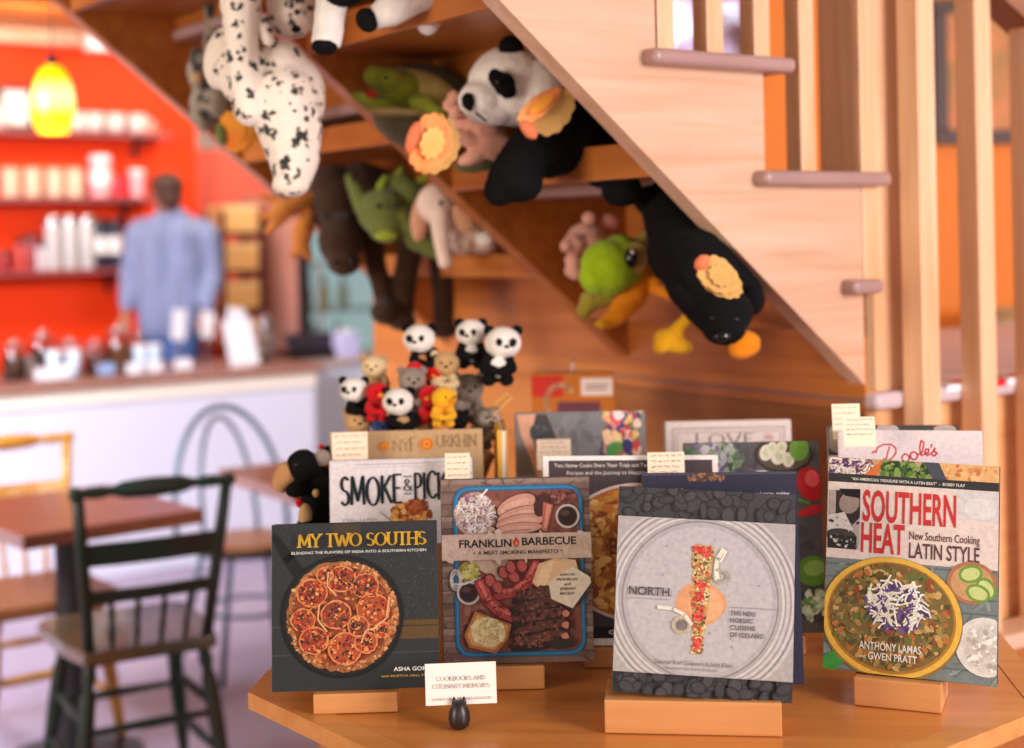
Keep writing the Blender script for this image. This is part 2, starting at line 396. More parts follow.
# wall with the window behind the stairs, facing the view
def slab(name, parts, m):
    bm = NB()
    for p in parts: box(bm, *p)
    return tag(ob(name, bm, m), kind='structure')
WY = 5.2
slab('wall_orange', [(.40, .55, WY, WY + .1, 0, 3.6), (.55, .87, WY, WY + .1, 0, 2.02), (.87, 4.6, WY, WY + .1, 0, 3.6), (.55, .87, WY, WY + .1, 2.75, 3.6)], ORNG)
bm = NB()
for x in (.55, .85): box(bm, x, x + .025, WY - .03, WY + .09, 2.0, 2.75)
for z in (2.0, 2.36, 2.725): box(bm, .55, .87, WY - .02, WY + .08, z, z + .03)
wf = tag(ob('window_1', bm, CREAM), kind='structure')
bm = NB(); box(bm, .56, .86, WY + .04, WY + .045, 2.02, 2.73); ob('window_pane', bm, GLASS, wf)
sk = mat('outdoor_view', (190, 196, 214), .9, c2=(150, 150, 168), vscale=7); SC_ = None
bm = NB(); box(bm, .1, 1.5, WY + 1.2, WY + 1.4, 1.5, 2.69)
tag(ob('neighbouring_house', bm, sk), 'pale grey house front seen through the small window above the stairs', 'house')
bm = NB(); sph(bm, (.74, WY + .75, 2.33), (.32, .18, .20), None, 4)
for v in bm.verts: v.co += v.normal * noise.noise(v.co * 14) * .07
tag(ob('flowering_bush', bm, mat('pink_blossom', (214, 168, 206), .8, c2=(150, 150, 160), vscale=14), smooth=True), 'pink flowering bush outside the small window above the stairs', 'bush')
area('window_sun_outside', (.35, WY + .45, 2.45), (.75, WY + 1.1, 2.3), .5, .4, 30, (.9, .95, 1))

# panelled wall below the stairs and the lit riser wall of the landing
bm = NB(); box(bm, 0, .03, 0, 1.86, 0, 1.40); box(bm, 0, .03, 1.415, 1.86, 1.40, 1.78)
bset('wall_understair', bm, PANEL)
# ------------------------------------------------------------------ staircase
st = thing('staircase', 'open pine staircase rising to the left with shelves built in under it', 'staircase', S0, TH)
RISE, RUN, NT = .2, .25, 7
SL = RISE / RUN * .96
def zb(X): return 1.215 - .806 * X
def stringer_profile():
    P = [(0, 1.215), (-1.95, zb(-1.95))]
    k = NT; X = -1.95
    P.append((X, 1.40 + RISE * NT)); 
    for k in range(NT, 0, -1):
        P.append((-RUN * (k - 1), 1.40 + RISE * k - .012) if k < NT else (-RUN * (k - 1), 1.40 + RISE * NT - .012))
        P.append((-RUN * (k - 1), 1.40 + RISE * (k - 1) - .012))
    P.append((0.0, 1.39))
    out = []
    for p in P:
        if not out or (abs(p[0] - out[-1][0]) + abs(p[1] - out[-1][1])) > 1e-4: out.append(p)
    return out
prof = stringer_profile()
EDGE = wood('stringer_edge', (196, 122, 58), (172, 98, 42), 'x')
for y0, y1 in ((0, .04), (.665, .705), (1.413, 1.453)):
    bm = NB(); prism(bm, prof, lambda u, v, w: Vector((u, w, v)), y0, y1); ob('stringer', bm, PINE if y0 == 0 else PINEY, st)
def tread(X0, X1, z, Y0=-.035, Y1=1.46):
    bm = NB(); box(bm, X0, X1, Y0, Y1, z - .013, z + .014, .0125, seg=4); return ob('tread', bm, TREAD, st, 'auto')
tread(-.06, .022, 1.40, -.035, .03)
for k in range(1, NT): tread(-RUN * k - .03, -RUN * (k - 1) + .05, 1.40 + RISE * k)
for k in range(0, NT):
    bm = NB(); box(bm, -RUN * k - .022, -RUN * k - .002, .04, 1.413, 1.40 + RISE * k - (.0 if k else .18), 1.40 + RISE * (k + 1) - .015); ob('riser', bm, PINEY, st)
BALU = PINEZ
i = 0
for k in range(0, 14):
    X = -.02 - .113 * (k + 1)
    zt = 1.40 + RISE * (int(-(X - .019) / RUN) + 1)
    if -(X + .03) > 1.2: break
    bm = NB(); box(bm, X - .019, X + .019, .004, .042, zt + .017 - .03, 2.75 + .8 * -X, .002); ob('baluster', bm, BALU, st)
bm = NB(); box(bm, .003, .122, .0, .105, 1.2, 3.2, .004); ob('newel_post', bm, PINEZ, st)
# landing
bm = NB(); box(bm, .0, 1.9, .0, 1.05, 0, 1.165); ob('landing_riser', bm, wood('landing_front', (232, 180, 126), (214, 150, 92), 'x', knots=False), st)
bm = NB(); box(bm, .0, 1.92, -.03, 1.06, 1.168, 1.2, .012, seg=3); ob('landing_board', bm, mat('landing_floor', (206, 184, 186), .35, var=.1, vscale=5), st, 'auto')
bm = NB()
tp = mat('tape_white', (236, 234, 240), .4); tr = mat('tape_red', (222, 22, 40), .4)
for j in range(14):
    X = .2 + j * .09
    for q, mi in ((0, 0), (.05, 1)):
        a = [bm.verts.new(Vector(p)) for p in ((X + q, -.031, 1.2012), (X + q + .05, -.031, 1.2012), (X + q + .08, .03, 1.2012), (X + q + .03, .03, 1.2012))]
        bm.faces.new(a).material_index = mi
        a = [bm.verts.new(Vector(p)) for p in ((X + q - .006, -.0312, 1.188), (X + q + .044, -.0312, 1.188), (X + q + .05, -.0312, 1.2013), (X + q, -.0312, 1.2013))]
        bm.faces.new(a).material_index = mi
ob('hazard_tape', bm, [tp, tr], st)
# shelves in the two bays
def shelf(Y0, Y1, z, th=.058):
    X = -(z - 1.215) / .806
    kk = max(0, int((z + th - 1.40) / RISE) + (0 if z + th > 1.40 else 0)); Xb = -RUN * kk - .024 if z + th > 1.40 else -.002
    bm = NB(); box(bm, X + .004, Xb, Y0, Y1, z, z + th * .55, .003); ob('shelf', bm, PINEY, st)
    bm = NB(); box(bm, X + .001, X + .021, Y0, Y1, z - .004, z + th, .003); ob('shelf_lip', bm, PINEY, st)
for z in (1.328, 1.607, 1.87): shelf(.04, .665, z)
for z in (1.42, 1.705, 2.04): shelf(.705, 1.413, z, .05)
# ------------------------------------------------------------------ lower balustrade on the right
RB = Vector((.752, 2.69, 0))
rb = thing('balustrade', 'pine balustrade with square balusters and sloping handrail at the right edge', 'balustrade', RB, TH)
for j in range(0, 5):
    X = .01 + .170 * j
    bm = NB(); box(bm, X, X + .048, 0, .048, .72, 1.97 - .5 * (X - .25) , .002); ob('baluster', bm, PINEZ, rb)
bm = NB(); box(bm, -.03, 1.1, -.03, .05, .69, .72, .004); ob('sole_rail', bm, PINE, rb)
bm = NB(); prism(bm, [(-.6, 2.38), (1.2, 1.48), (1.2, 1.56), (-.6, 2.46)], lambda u, v, w: Vector((u, w, v)), -.012, .06)
ob('handrail', bm, wood('handrail_wood', (150, 88, 40), (124, 66, 26), 'x'), rb)
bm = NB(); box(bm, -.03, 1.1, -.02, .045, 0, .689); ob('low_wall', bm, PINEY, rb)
# ------------------------------------------------------------------ behind the balusters, on the orange wall
p = U(978, 48, WY - .03)
t = thing('picture_frame', 'dark framed picture on the orange wall seen between the right balusters', 'picture', U(972, 130, WY - .03))
bm = NB()
for a in ((-.13, .23, .42, .47), (-.13, .23, -.05, 0), (-.13, -.08, 0, .42), (.18, .23, 0, .42)): box(bm, a[0], a[1], 0, .025, a[2], a[3], .004)
ob('frame', bm, mat('frame_dark', (70, 40, 24), .5), t)
bm = NB(); box(bm, -.08, .18, .012, .02, 0, .42); ob('canvas', bm, mat('canvas_orange', (232, 138, 82), .6, c2=(150, 120, 60), vscale=5), t)
t = thing('sideboard', 'pale painted sideboard on the landing side below the framed picture', 'cabinet', Vector((2.05, 4.72, 0)))
bm = NB(); box(bm, -.6, .9, 0, .45, 0, .98, .006); ob('carcass', bm, mat('mustard_paint', (206, 150, 40), .5), t)
bm = NB(); box(bm, -.63, .93, -.03, .47, .98, 1.02, .006); ob('worktop', bm, mat('sideboard_top', (196, 186, 178), .4), t)
for x in (-.55, .17):
    bm = NB(); box(bm, x, x + .66, -.018, 0, .08, .92, .004); d = ob('door', bm, MATS['mustard_paint'], t)
    bm = NB(); sph(bm, (x + .58, -.03, .55), .015); ob('knob', bm, DARK, d, True)
t = thing('storage_basket', 'woven beige basket standing on the sideboard behind the balusters', 'basket', Vector((1.70, 4.92, 1.02)))
bm = NB(); lathe(bm, [(.10, 0), (.13, .2), (.12, .2), (.092, .012)], n=20); ob('body', bm, mat('wicker', (214, 180, 132), .8, bump=.5, bscale=60), t, True)
bm = NB(); lathe(bm, [(.132, .19), (.138, .2), (.132, .215), (.12, .2)], n=20, cap=False); ob('rim', bm, mat('wicker_rim', (186, 146, 96), .8), t, True)
# red and white paper streamer hanging past the landing
bm = NB()
ps = U(828, 0, 3.9)
for j in range(16):
    z = 2.6 - j * .045; w = .035
    A = [bm.verts.new(Vector(q)) for q in ((0, 0, z), (w, 0, z + .06), (w, 0, z + .015), (0, 0, z - .045))]
    bm.faces.new(A).material_index = j % 2
g = bmesh.ops.extrude_face_region(bm, geom=bm.faces[:]); bmesh.ops.translate(bm, vec=(0, .004, 0), verts=[v for v in g['geom'] if isinstance(v, bmesh.types.BMVert)])
tag(ob('striped_streamer', bm, [tr, mat('streamer_tan', (226, 170, 130), .6)], loc=Vector((ps.x, ps.y, -.06 + .0))), 'red and tan striped ribbon hanging behind the stair balusters', 'streamer')
# ------------------------------------------------------------------ cafe counter and what stands on it
ct = thing('cafe_counter', 'long white cafe counter with a wooden top in the background', 'counter', B(0, 4.6), TH)
bm = NB(); box(bm, -3.2, 1.22, .02, .66, 0, .865, .004); ob('front_panel', bm, WHITE, ct)
bm = NB(); box(bm, -3.25, 1.25, -.03, .72, .868, .905, .006); ob('counter_top', bm, wood('counter_top_wood', (176, 128, 110), (150, 104, 86), 'x'), ct)
bm = NB(); box(bm, -3.2, 1.22, .0, .02, .80, .865, .003); ob('top_trim', bm, mat('cream_trim', (252, 244, 222), .5), ct)
ct2 = thing('service_counter', 'lower white counter unit set back beside the drinks fridge', 'counter', B(1.26, 5.0), TH)
bm = NB(); box(bm, 0, 1.6, 0, .5, 0, .85, .004); ob('front_panel', bm, mat('unit_white', (206, 214, 222), .45), ct2)
bm = NB(); box(bm, 0, 1.64, -.03, .53, .853, .885, .005); ob('counter_top', bm, mat('unit_top', (190, 170, 156), .4), ct2)
CTZ = .905
def onct(px, Y=4.85, z=CTZ):
    """point on the counter top whose image column is px"""
    a = ((px - CX) / F)
    lo, hi = -6, 4
    for _ in range(50):
        m = (lo + hi) / 2; q = B(m, Y)
        if q.x / q.y < a: lo = m
        else: hi = m
    q = B(lo, Y); q.z = z; return q
# price cards
CARDS = [(40, 4.7, .07, .05, 0), (28, 4.95, .05, .09, 1), (57, 4.68, .10, .065, 0), (104, 4.75, .085, .05, 2), (132, 4.66, .075, .05, 0), (152, 4.68, .085, .05, 0), (181, 4.7, .085, .05, 0), (176, 5.1, .07, .16, 0), (205, 5.15, .07, .14, 0), (233, 5.0, .10, .16, 0)]
CL = ['small white price card left of the glass jars on the counter', 'upright white card near the left end of the counter', 'wide white price card in front of the counter jars at left', 'pale blue price card in the middle of the counter', 'first of three white price cards left of the person\'s jeans', 'second of three white price cards left of the person\'s jeans', 'white price card on the counter in front of the person\'s jeans', 'tall white menu card before the person\'s shirt hem', 'tall white menu card right of the person\'s jeans', 'white menu card rising highest near the counter\'s right end']
for (px, Y, w, h, k), lb in zip(CARDS, CL):
    t = thing('price_card', lb, 'sign card', onct(px, Y), TH, 'cards on the cafe counter')
    bm = NB(); box(bm, -w / 2, w / 2, -.012, .012, 0, .012, .003); (rod(bm, (0, 0, .01), (0, 0, .15), .004) if h >= .14 else None); ob('holder', bm, STEEL, t)
    Mx = Matrix.Translation((0, 0, .012)) @ Matrix.Rotation(-.2, 4, 'X')
    bm = NB(); box(bm, -w / 2, w / 2, -.001, .001, 0, h, 0, (Matrix.Translation((0, 0, .11)) @ Mx @ Matrix.Rotation(.16, 4, 'Y')) if h >= .14 else Mx); ob('card', bm, mat('card_blue', (150, 176, 214), .5) if k == 2 else CARDM, t)
t = thing('leaning_menu', 'large white menu sheet leaning back on the counter right of the person', 'menu', onct(243, 4.78), TH - .1)
bm = NB(); box(bm, -.075, .075, -.002, .002, 0, .24, 0, Matrix.Rotation(-.28, 4, 'X') @ Matrix.Rotation(-.1, 4, 'Y')); ob('sheet', bm, CARDM, t)
bm = NB(); box(bm, -.05, .05, .0, .09, 0, .012, .003); ob('easel_foot', bm, STEEL, t)
# glass jars with biscuits
def jar(px, Y, r, h, fill, lb):
    t = thing('biscuit_jar', lb, 'jar', onct(px, Y), 0, 'jars on the cafe counter')
    bm = NB(); lathe(bm, [(r * .9, 0), (r, .01), (r, h * .8), (r * .8, h * .9), (r * .8, h * .92), (r * .77, h * .92), (r * .77, h * .9), (r * .94, h * .79), (r * .94, .014), (r * .8, .008)], n=20); ob('glass', bm, GLASS, t, True)
    bm = NB(); lathe(bm, [(r * .9, .012), (r * .92, h * .3), (r * .9, h * .6), (r * .5, h * .66)], n=16)
    for v in bm.verts: v.co += Vector((0, 0, 1)) * noise.noise(v.co * 60) * .006
    ob('filling', bm, fill, t, True)
    bm = NB(); lathe(bm, [(r * .84, h * .92), (r * .84, h * .97), (r * .3, h), (r * .16, h * 1.02), (r * .2, h * 1.06), (r * .1, h * 1.1)], n=20); ob('lid', bm, STEEL, t, True)
bis = mat('biscuit', (198, 110, 50), .7, var=.3, vscale=40); bis2 = mat('dark_biscuit', (120, 70, 44), .7, var=.3, vscale=40); bis3 = mat('pink_sweets', (214, 120, 110), .6, var=.3, vscale=40)
for a in ((12, 4.9, .055, .17, bis2, 'glass jar of dark biscuits nearest the left edge of the counter'), (40, 5.0, .06, .2, bis2, 'tall glass jar of brown biscuits behind the left price cards'),
          (66, 5.05, .055, .16, bis, 'glass jar of golden biscuits under the hanging lamp'), (92, 4.95, .05, .15, bis3, 'glass jar of pink sweets in the middle of the counter'),
          (116, 5.0, .065, .2, bis, 'large glass jar of orange biscuits left of the person'), (137, 5.05, .05, .17, bis2, 'glass jar of dark biscuits right beside the person'),
          (264, 5.0, .045, .22, mat('pale_straws', (224, 196, 180), .6), 'narrow jar of pale sticks near the right end of the counter')): jar(*a)
# tumblers standing in pairs
for px, Y, lb in ((52, 4.86, 'left tumbler of the pair below the hanging lamp'), (72, 4.86, 'right tumbler of the pair below the hanging lamp'), (139, 4.86, 'left tumbler of the pair in front of the person'), (152, 4.86, 'right tumbler of the pair in front of the person')):
    t = thing('paper_tumbler', 'pale blue ' + lb, 'cup', onct(px, Y), 0, 'cups on the cafe counter')
    bm = NB(); lathe(bm, [(.026, 0), (.036, .115), (.034, .115), (.024, .004)], n=20); ob('cup', bm, mat('cup_pale_blue', (206, 226, 240), .4), t, True)
    bm = NB(); lathe(bm, [(.038, .112), (.038, .12), (.033, .128), (.012, .13)], n=20); ob('lid', bm, CARDM, t, True)
t = thing('till_screen', 'dark till standing at the right end of the counter', 'till', B(1.5, 5.2, .885), TH)
bm = NB(); box(bm, -.16, .16, -.1, .1, 0, .05, .006); ob('base', bm, DARK, t)
bm = NB(); box(bm, -.14, .14, -.012, .012, .05, .14, .006, Matrix.Rotation(-.25, 4, 'X')); ob('screen', bm, mat('till_dark', (60, 52, 64), .3), t)
t = thing('napkin_box', 'pale lilac napkin box on the lower counter in front of the fridge', 'box', onct(344, 5.1, .885), TH)
bm = NB(); box(bm, -.06, .06, -.05, .05, 0, .13, .008); ob('body', bm, mat('lilac', (206, 204, 240), .4), t)
bm = NB(); box(bm, -.03, .03, -.02, .02, .13, .15, .004); ob('napkins', bm, CARDM, t)
# ------------------------------------------------------------------ shelves on the red wall
SHM = mat('shelf_board', (150, 70, 70), .5)
def wshelf(X0, X1, z, lb):
    t = thing('wall_shelf', lb, 'shelf', B(X0, 6.4, z), TH)
    bm = NB(); box(bm, 0, X1 - X0, -.22, 0, -.03, 0, .004); ob('board', bm, SHM, t)
    for x in (.15, X1 - X0 - .15):
        bm = NB(); box(bm, x - .012, x + .012, -.16, 0, -.06, -.03); box(bm, x - .012, x + .012, -.02, 0, -.14, -.06); ob('bracket', bm, DARK, t)
wshelf(-2.2, 1.13, 2.16, 'top red wall shelf with white cups behind the hanging lamp')
wshelf(-2.2, 1.05, 1.79, 'middle red wall shelf with a row of cream canisters')
wshelf(-2.2, .95, 1.385, 'lowest red wall shelf with tall pale tins')
def onsh(px, z, Y=6.28): return onct(px, Y, z)
def cup(px, z, r, h, m, lb, hd=True):
    t = thing('cup', lb, 'cup', onsh(px, z), TH + R.uniform(-.4, .4), 'cups on the top wall shelf')
    bm = NB(); lathe(bm, [(r * .7, 0), (r, h * .3), (r, h), (r * .92, h), (r * .9, h * .3), (r * .5, .008)], n=18); b = ob('body', bm, m, t, True)
    bm = NB(); tube(bm, [(r * .95 + r * .6 * math.sin(a), 0, h * .52 - h * .3 * math.cos(a)) for a in [math.pi * j / 8 for j in range(9)]], .006, 6); ob('handle', bm, m, t, True)
for px, lb in ((80, 'leftmost cup on the top shelf, half behind the hanging lamp'), (97, 'second cup from the left right of the hanging lamp'), (118, 'third cup on the top shelf, between two others'), (140, 'bright white cup nearest the right end of the top shelf')):
    cup(px, 2.16, .055, .11, CHINA, 'white ' + lb)
cup(-1, 2.16, .05, .14, CHINA, 'white cup cut by the left edge on the top shelf')
cup(152, 2.16, .035, .07, mat('pink_china', (240, 150, 130), .3), 'small pink cup at the right end of the top shelf')
t = thing('picture_frame', 'dark framed white print standing on the top shelf left of the lamp', 'picture', onsh(18, 2.16), TH)
bm = NB()
for a in ((-.1, .1, .22, .25), (-.1, .1, 0, .03), (-.1, -.07, .03, .22), (.07, .1, .03, .22)): box(bm, a[0], a[1], -.012, .012, a[2], a[3], .003)
ob('frame', bm, DARK, t)
bm = NB(); box(bm, -.07, .07, -.004, .004, .03, .22); ob('print', bm, mat('print_white', (226, 220, 214), .5), t)
def canister(px, z, r, h, m, lid, lb, grp, lab=None):
    t = thing('canister', lb, 'canister', onsh(px, z), TH, grp)
    bm = NB(); lathe(bm, [(r * .96, 0), (r, .006), (r, h * .86), (r * .97, h * .88)], n=20); ob('body', bm, m, t, 'auto')
    bm = NB(); lathe(bm, [(r * 1.02, h * .86), (r * 1.02, h * .97), (r * .9, h)], n=20); ob('lid', bm, lid, t, 'auto')
    if lab:
        bm = NB(); lathe(bm, [(r * 1.005, h * .3), (r * 1.005, h * .65)], n=20, cap=False); ob('paper_label', bm, lab, t, True)
crm = mat('cream_tin', (214, 188, 160), .4)
for j, px in enumerate((12, 34, 56, 76)):
    canister(px, 1.79, .05, .165, crm, mat('tan_lid', (206, 170, 140), .4), 'cream canister, %s of four in a row on the middle shelf' % ('leftmost', 'second', 'third', 'rightmost')[j], 'cream canisters')
canister(102, 1.79, .06, .24, mat('pink_tin', (244, 170, 176), .4), CARDM, 'tall pink and white tin on the middle shelf', 'shelf tins', CARDM)
canister(121, 1.79, .05, .13, mat('red_tin', (204, 20, 36), .4), mat('red_lid', (170, 14, 26), .4), 'red tin on the middle shelf beside the tall pink tin', 'shelf tins')
canister(138, 1.79, .045, .16, MATS['pink_tin'], CARDM, 'pink tin at the right end of the middle shelf', 'shelf tins')
pale = mat('pale_tin', (198, 196, 194), .3)
for j, px in enumerate((53, 70, 87)):
    canister(px, 1.385, .043, .30, pale, STEEL, 'tall pale tin, %s of three on the lowest shelf' % ('left', 'middle', 'right')[j], 'tall pale tins')
nav = mat('navy_tin', (36, 34, 56), .4)
for j, px in enumerate((101, 115)):
    canister(px, 1.385, .038, .28, nav, DARK, 'navy canister with white label, %s of two on the lowest shelf' % ('left', 'right')[j], 'navy canisters', CARDM)
for px, h, c, lb in ((4, .12, (150, 30, 30), 'dark red jar nearest the left edge on the lowest shelf'), (20, .17, (190, 60, 50), 'rust red jar on the lowest shelf'), (31, .2, (150, 60, 60), 'brown jar on the lowest shelf left of the pale tins'), (39, .15, (206, 200, 206), 'short grey tin on the lowest shelf left of the tall pale tins')):
    canister(px, 1.385, .04, h, mat('jar%d' % px, c, .4), DARK, lb, 'small jars on the lowest shelf')
# takeaway boxes stacked right of the person
kr = mat('kraft_box', (226, 176, 106), .6)
t = thing('bread_rack', 'narrow shelf rack of bread boxes right of the person', 'rack', B(1.42, 6.0), TH)
bm = NB()
for x in (-.13, .11):
    for y in (-.12, .12): box(bm, x, x + .02, y - .01, y + .01, 0, 1.70)
ob('frame', bm, DARK, t)
for z in (.9, 1.12, 1.34, 1.56):
    bm = NB(); box(bm, -.13, .13, -.13, .13, z, z + .015); ob('shelf', bm, DARK, t)
for z, nm in ((.915, 'bottom'), (1.135, 'second lowest'), (1.355, 'second highest'), (1.575, 'top')):
    t = thing('bread_box', 'tan cardboard box on the %s level of the bread rack' % nm, 'box', B(1.42, 6.0, z), TH, 'boxes on the bread rack')
    bm = NB(); box(bm, -.105, .105, -.11, .11, 0, .15, .006); ob('body', bm, kr, t)
    bm = NB(); box(bm, -.108, .108, -.113, .113, .12, .158, .004); ob('lid', bm, mat('kraft_lid', (236, 198, 138), .6), t)
# ------------------------------------------------------------------ drinks fridge
fr = thing('drinks_fridge', 'brown sided glass door drinks fridge behind the hanging moose toy', 'fridge', B(1.634, 5.62), TH)
FB = mat('fridge_brown', (196, 140, 122), .5, var=.12, vscale=6, stretch=(1, 1, .2))
bm = NB(); box(bm, 0, .03, 0, .76, 0, 1.80, .004); box(bm, 1.0, 1.03, 0, .76, 0, 1.80, .004); box(bm, .03, 1.0, .73, .76, 0, 1.80); box(bm, .03, 1.0, 0, .73, 1.72, 1.80); box(bm, .03, 1.0, 0, .73, 0, .5); ob('cabinet', bm, FB, fr)
bm = NB(); box(bm, .03, 1.0, .70, .728, .5, 1.72); ob('liner', bm, mat('fridge_light', (206, 232, 232), .5, emit=.55), fr)
bm = NB()
for a in ((0, 1.03, 1.72, 1.80), (0, 1.03, .46, .54), (0, .06, .54, 1.72), (.97, 1.03, .54, 1.72)): box(bm, a[0], a[1], -.045, -.003, a[2], a[3], .004)
dr = ob('door', bm, DARK, fr)
bm = NB(); box(bm, .06, .97, -.03, -.022, .54, 1.72); ob('door_glass', bm, GLASS, dr)
bm = NB(); box(bm, .09, .11, -.09, -.07, .8, 1.4, .006); box(bm, .09, .11, -.08, -.04, .8, .83); box(bm, .09, .11, -.08, -.04, 1.37, 1.4); ob('handle', bm, STEEL, dr)
for z in (.82, 1.1, 1.38):
    bm = NB(); box(bm, .03, 1.0, .06, .69, z, z + .012); ob('shelf', bm, STEEL, fr)
def bottle(X, z, c, lb, h=.2):
    t = thing('bottle', lb, 'bottle', B(1.634 + X, 5.62 + .2, z), TH, 'bottles in the fridge')
    bm = NB(); lathe(bm, [(.03, 0), (.033, .01), (.033, h * .55), (.012, h * .78), (.012, h * .92)], n=16); ob('body', bm, mat('drink%d' % c[0], c, .2), t, True)
    bm = NB(); lathe(bm, [(.014, h * .9), (.014, h)], n=12); ob('cap', bm, DARK, t, True)
for X, z, c, lb in ((.16, 1.112, (232, 196, 90), 'yellow drink bottle at the left of the fridge\'s upper shelf'), (.27, 1.112, (226, 186, 70), 'second yellow drink bottle in the fridge'), (.40, 1.112, (228, 226, 190), 'pale cream drink bottle in the middle of the fridge'), (.33, 1.392, (40, 44, 70), 'dark blue bottle on the top fridge shelf'), (.48, 1.392, (30, 26, 40), 'black bottle on the top fridge shelf'),
                     (.2, .832, (190, 200, 196), 'grey bottle on the fridge\'s lower shelf'), (.36, .832, (150, 110, 90), 'brown bottle on the fridge\'s lower shelf')): bottle(X, z, c, lb, .17 if z > 1.2 else .2)
# ------------------------------------------------------------------ pendant lamp
PD = 5.3; pc = U(53, 99, PD)
t = thing('pendant_lamp', 'glowing amber glass pendant lamp hanging by a thin cord', 'lamp', Vector((pc.x, pc.y, 2.70)))
zc = pc.z - 2.70
bm = NB(); lathe(bm, [(.022, zc + .125), (.048, zc + .10), (.068, zc + .05), (.077, zc), (.077, zc - .05), (.066, zc - .10), (.056, zc - .123), (.053, zc - .121), (.062, zc - .10), (.073, zc - .05), (.073, zc), (.064, zc + .05), (.044, zc + .097), (.02, zc + .12)], n=28, cap=False)
m = mat('amber_glass', (255, 176, 10), .3, emit=1.0); nt = m.node_tree; b = nt.nodes['Principled BSDF']
tc = nt.nodes.new('ShaderNodeTexCoord'); sp = nt.nodes.new('ShaderNodeSeparateXYZ'); nt.links.new(tc.outputs['Object'], sp.inputs[0])
cr = nt.nodes.new('ShaderNodeValToRGB'); mr = nt.nodes.new('ShaderNodeMapRange'); mr.inputs[1].default_value = zc - .125; mr.inputs[2].default_value = zc + .125
nt.links.new(sp.outputs[2], mr.inputs[0]); nt.links.new(mr.outputs[0], cr.inputs[0])
e = cr.color_ramp.elements; e[0].position = 0; e[0].color = (1, .42, .04, 1); e[1].position = 1; e[1].color = (.85, .26, 0, 1)
for pos, c in ((.25, (1, .62, .0, 1)), (.5, (1, .95, .45, 1)), (.62, (1, .9, .35, 1)), (.8, (1, .50, 0, 1))): q = e.new(pos); q.color = c
nt.links.new(cr.outputs[0], b.inputs['Emission Color']); b.inputs['Emission Strength'].default_value = 1.6
ob('shade', bm, m, t, True)
bm = NB(); lathe(bm, [(.024, zc + .12), (.024, zc + .15), (.008, zc + .165)], n=16); ob('cap', bm, DARK, t, True)
bm = NB(); lathe(bm, [(.003, zc + .16), (.003, -.01)], n=8); ob('cord', bm, DARK, t)
bm = NB(); lathe(bm, [(.05, -.012), (.05, .019)], n=20); ob('canopy', bm, DARK, t)
l = bpy.data.lights.new('pendant_bulb', 'POINT'); l.energy = 14; l.color = (1, .66, .25); l.shadow_soft_size = .03
lo = bpy.data.objects.new('pendant_bulb', l); COL.objects.link(lo); lo.location = (pc.x, pc.y, pc.z - .05)
t = thing('ceiling_fixture', 'small white fixture at the top of the red wall right of the pendant cord', 'light fixture', B(.72, 6.1, 2.60), TH)
bm = NB(); box(bm, -.11, .11, -.05, .05, 0, .09, .01); ob('housing', bm, CARDM, t)
bm = NB(); box(bm, -.02, .02, -.02, .02, .09, .12); ob('mount', bm, STEEL, t)
# unseen fill lights added to brighten the red wall, no fittings modelled
for X in (-1.3, .1, 1.3):
    area('wall_fill_light', B(X, 5.3, 2.62), B(X, 6.4, 1.7), .3, .2, 15, (1.0, .84, .66))
# ------------------------------------------------------------------ wooden cafe furniture
TWOOD = wood('cafe_table_wood', (150, 92, 66), (112, 62, 44), 'x', .28, knots=False, coat=.4, plank=.09)
def cafe_table(loc, rz, lb, s=.3, sy=.3, name='cafe_table'):
    t = thing(name, lb, 'table', loc, rz)
    bm = NB(); box(bm, -s, s, -sy, sy, .70, .74, .004); ob('table_top', bm, TWOOD, t)
    bm = NB(); lathe(bm, [(.045, .03), (.045, .69)], n=20); ob('pedestal', bm, mat('pedestal_black', (30, 24, 24), .45), t, 'auto')
    bm = NB(); lathe(bm, [(.2, .0), (.2, .012), (.06, .035)], n=28); ob('foot_plate', bm, MATS['pedestal_black'], t, 'auto')
    bm = NB(); box(bm, -.14, .14, -.03, .03, .686, .70); box(bm, -.03, .03, -.14, .14, .686, .70); ob('bracket', bm, MATS['pedestal_black'], t)
cafe_table(Vector((-1.317, 4.265, 0)), .70, 'square brown wooden cafe table behind the green chair', .265, .32)
cafe_table(Vector((-.60, 4.86, 0)), TH - .02, 'square brown wooden cafe table half hidden behind the cookbooks and the hoop-backed chair')
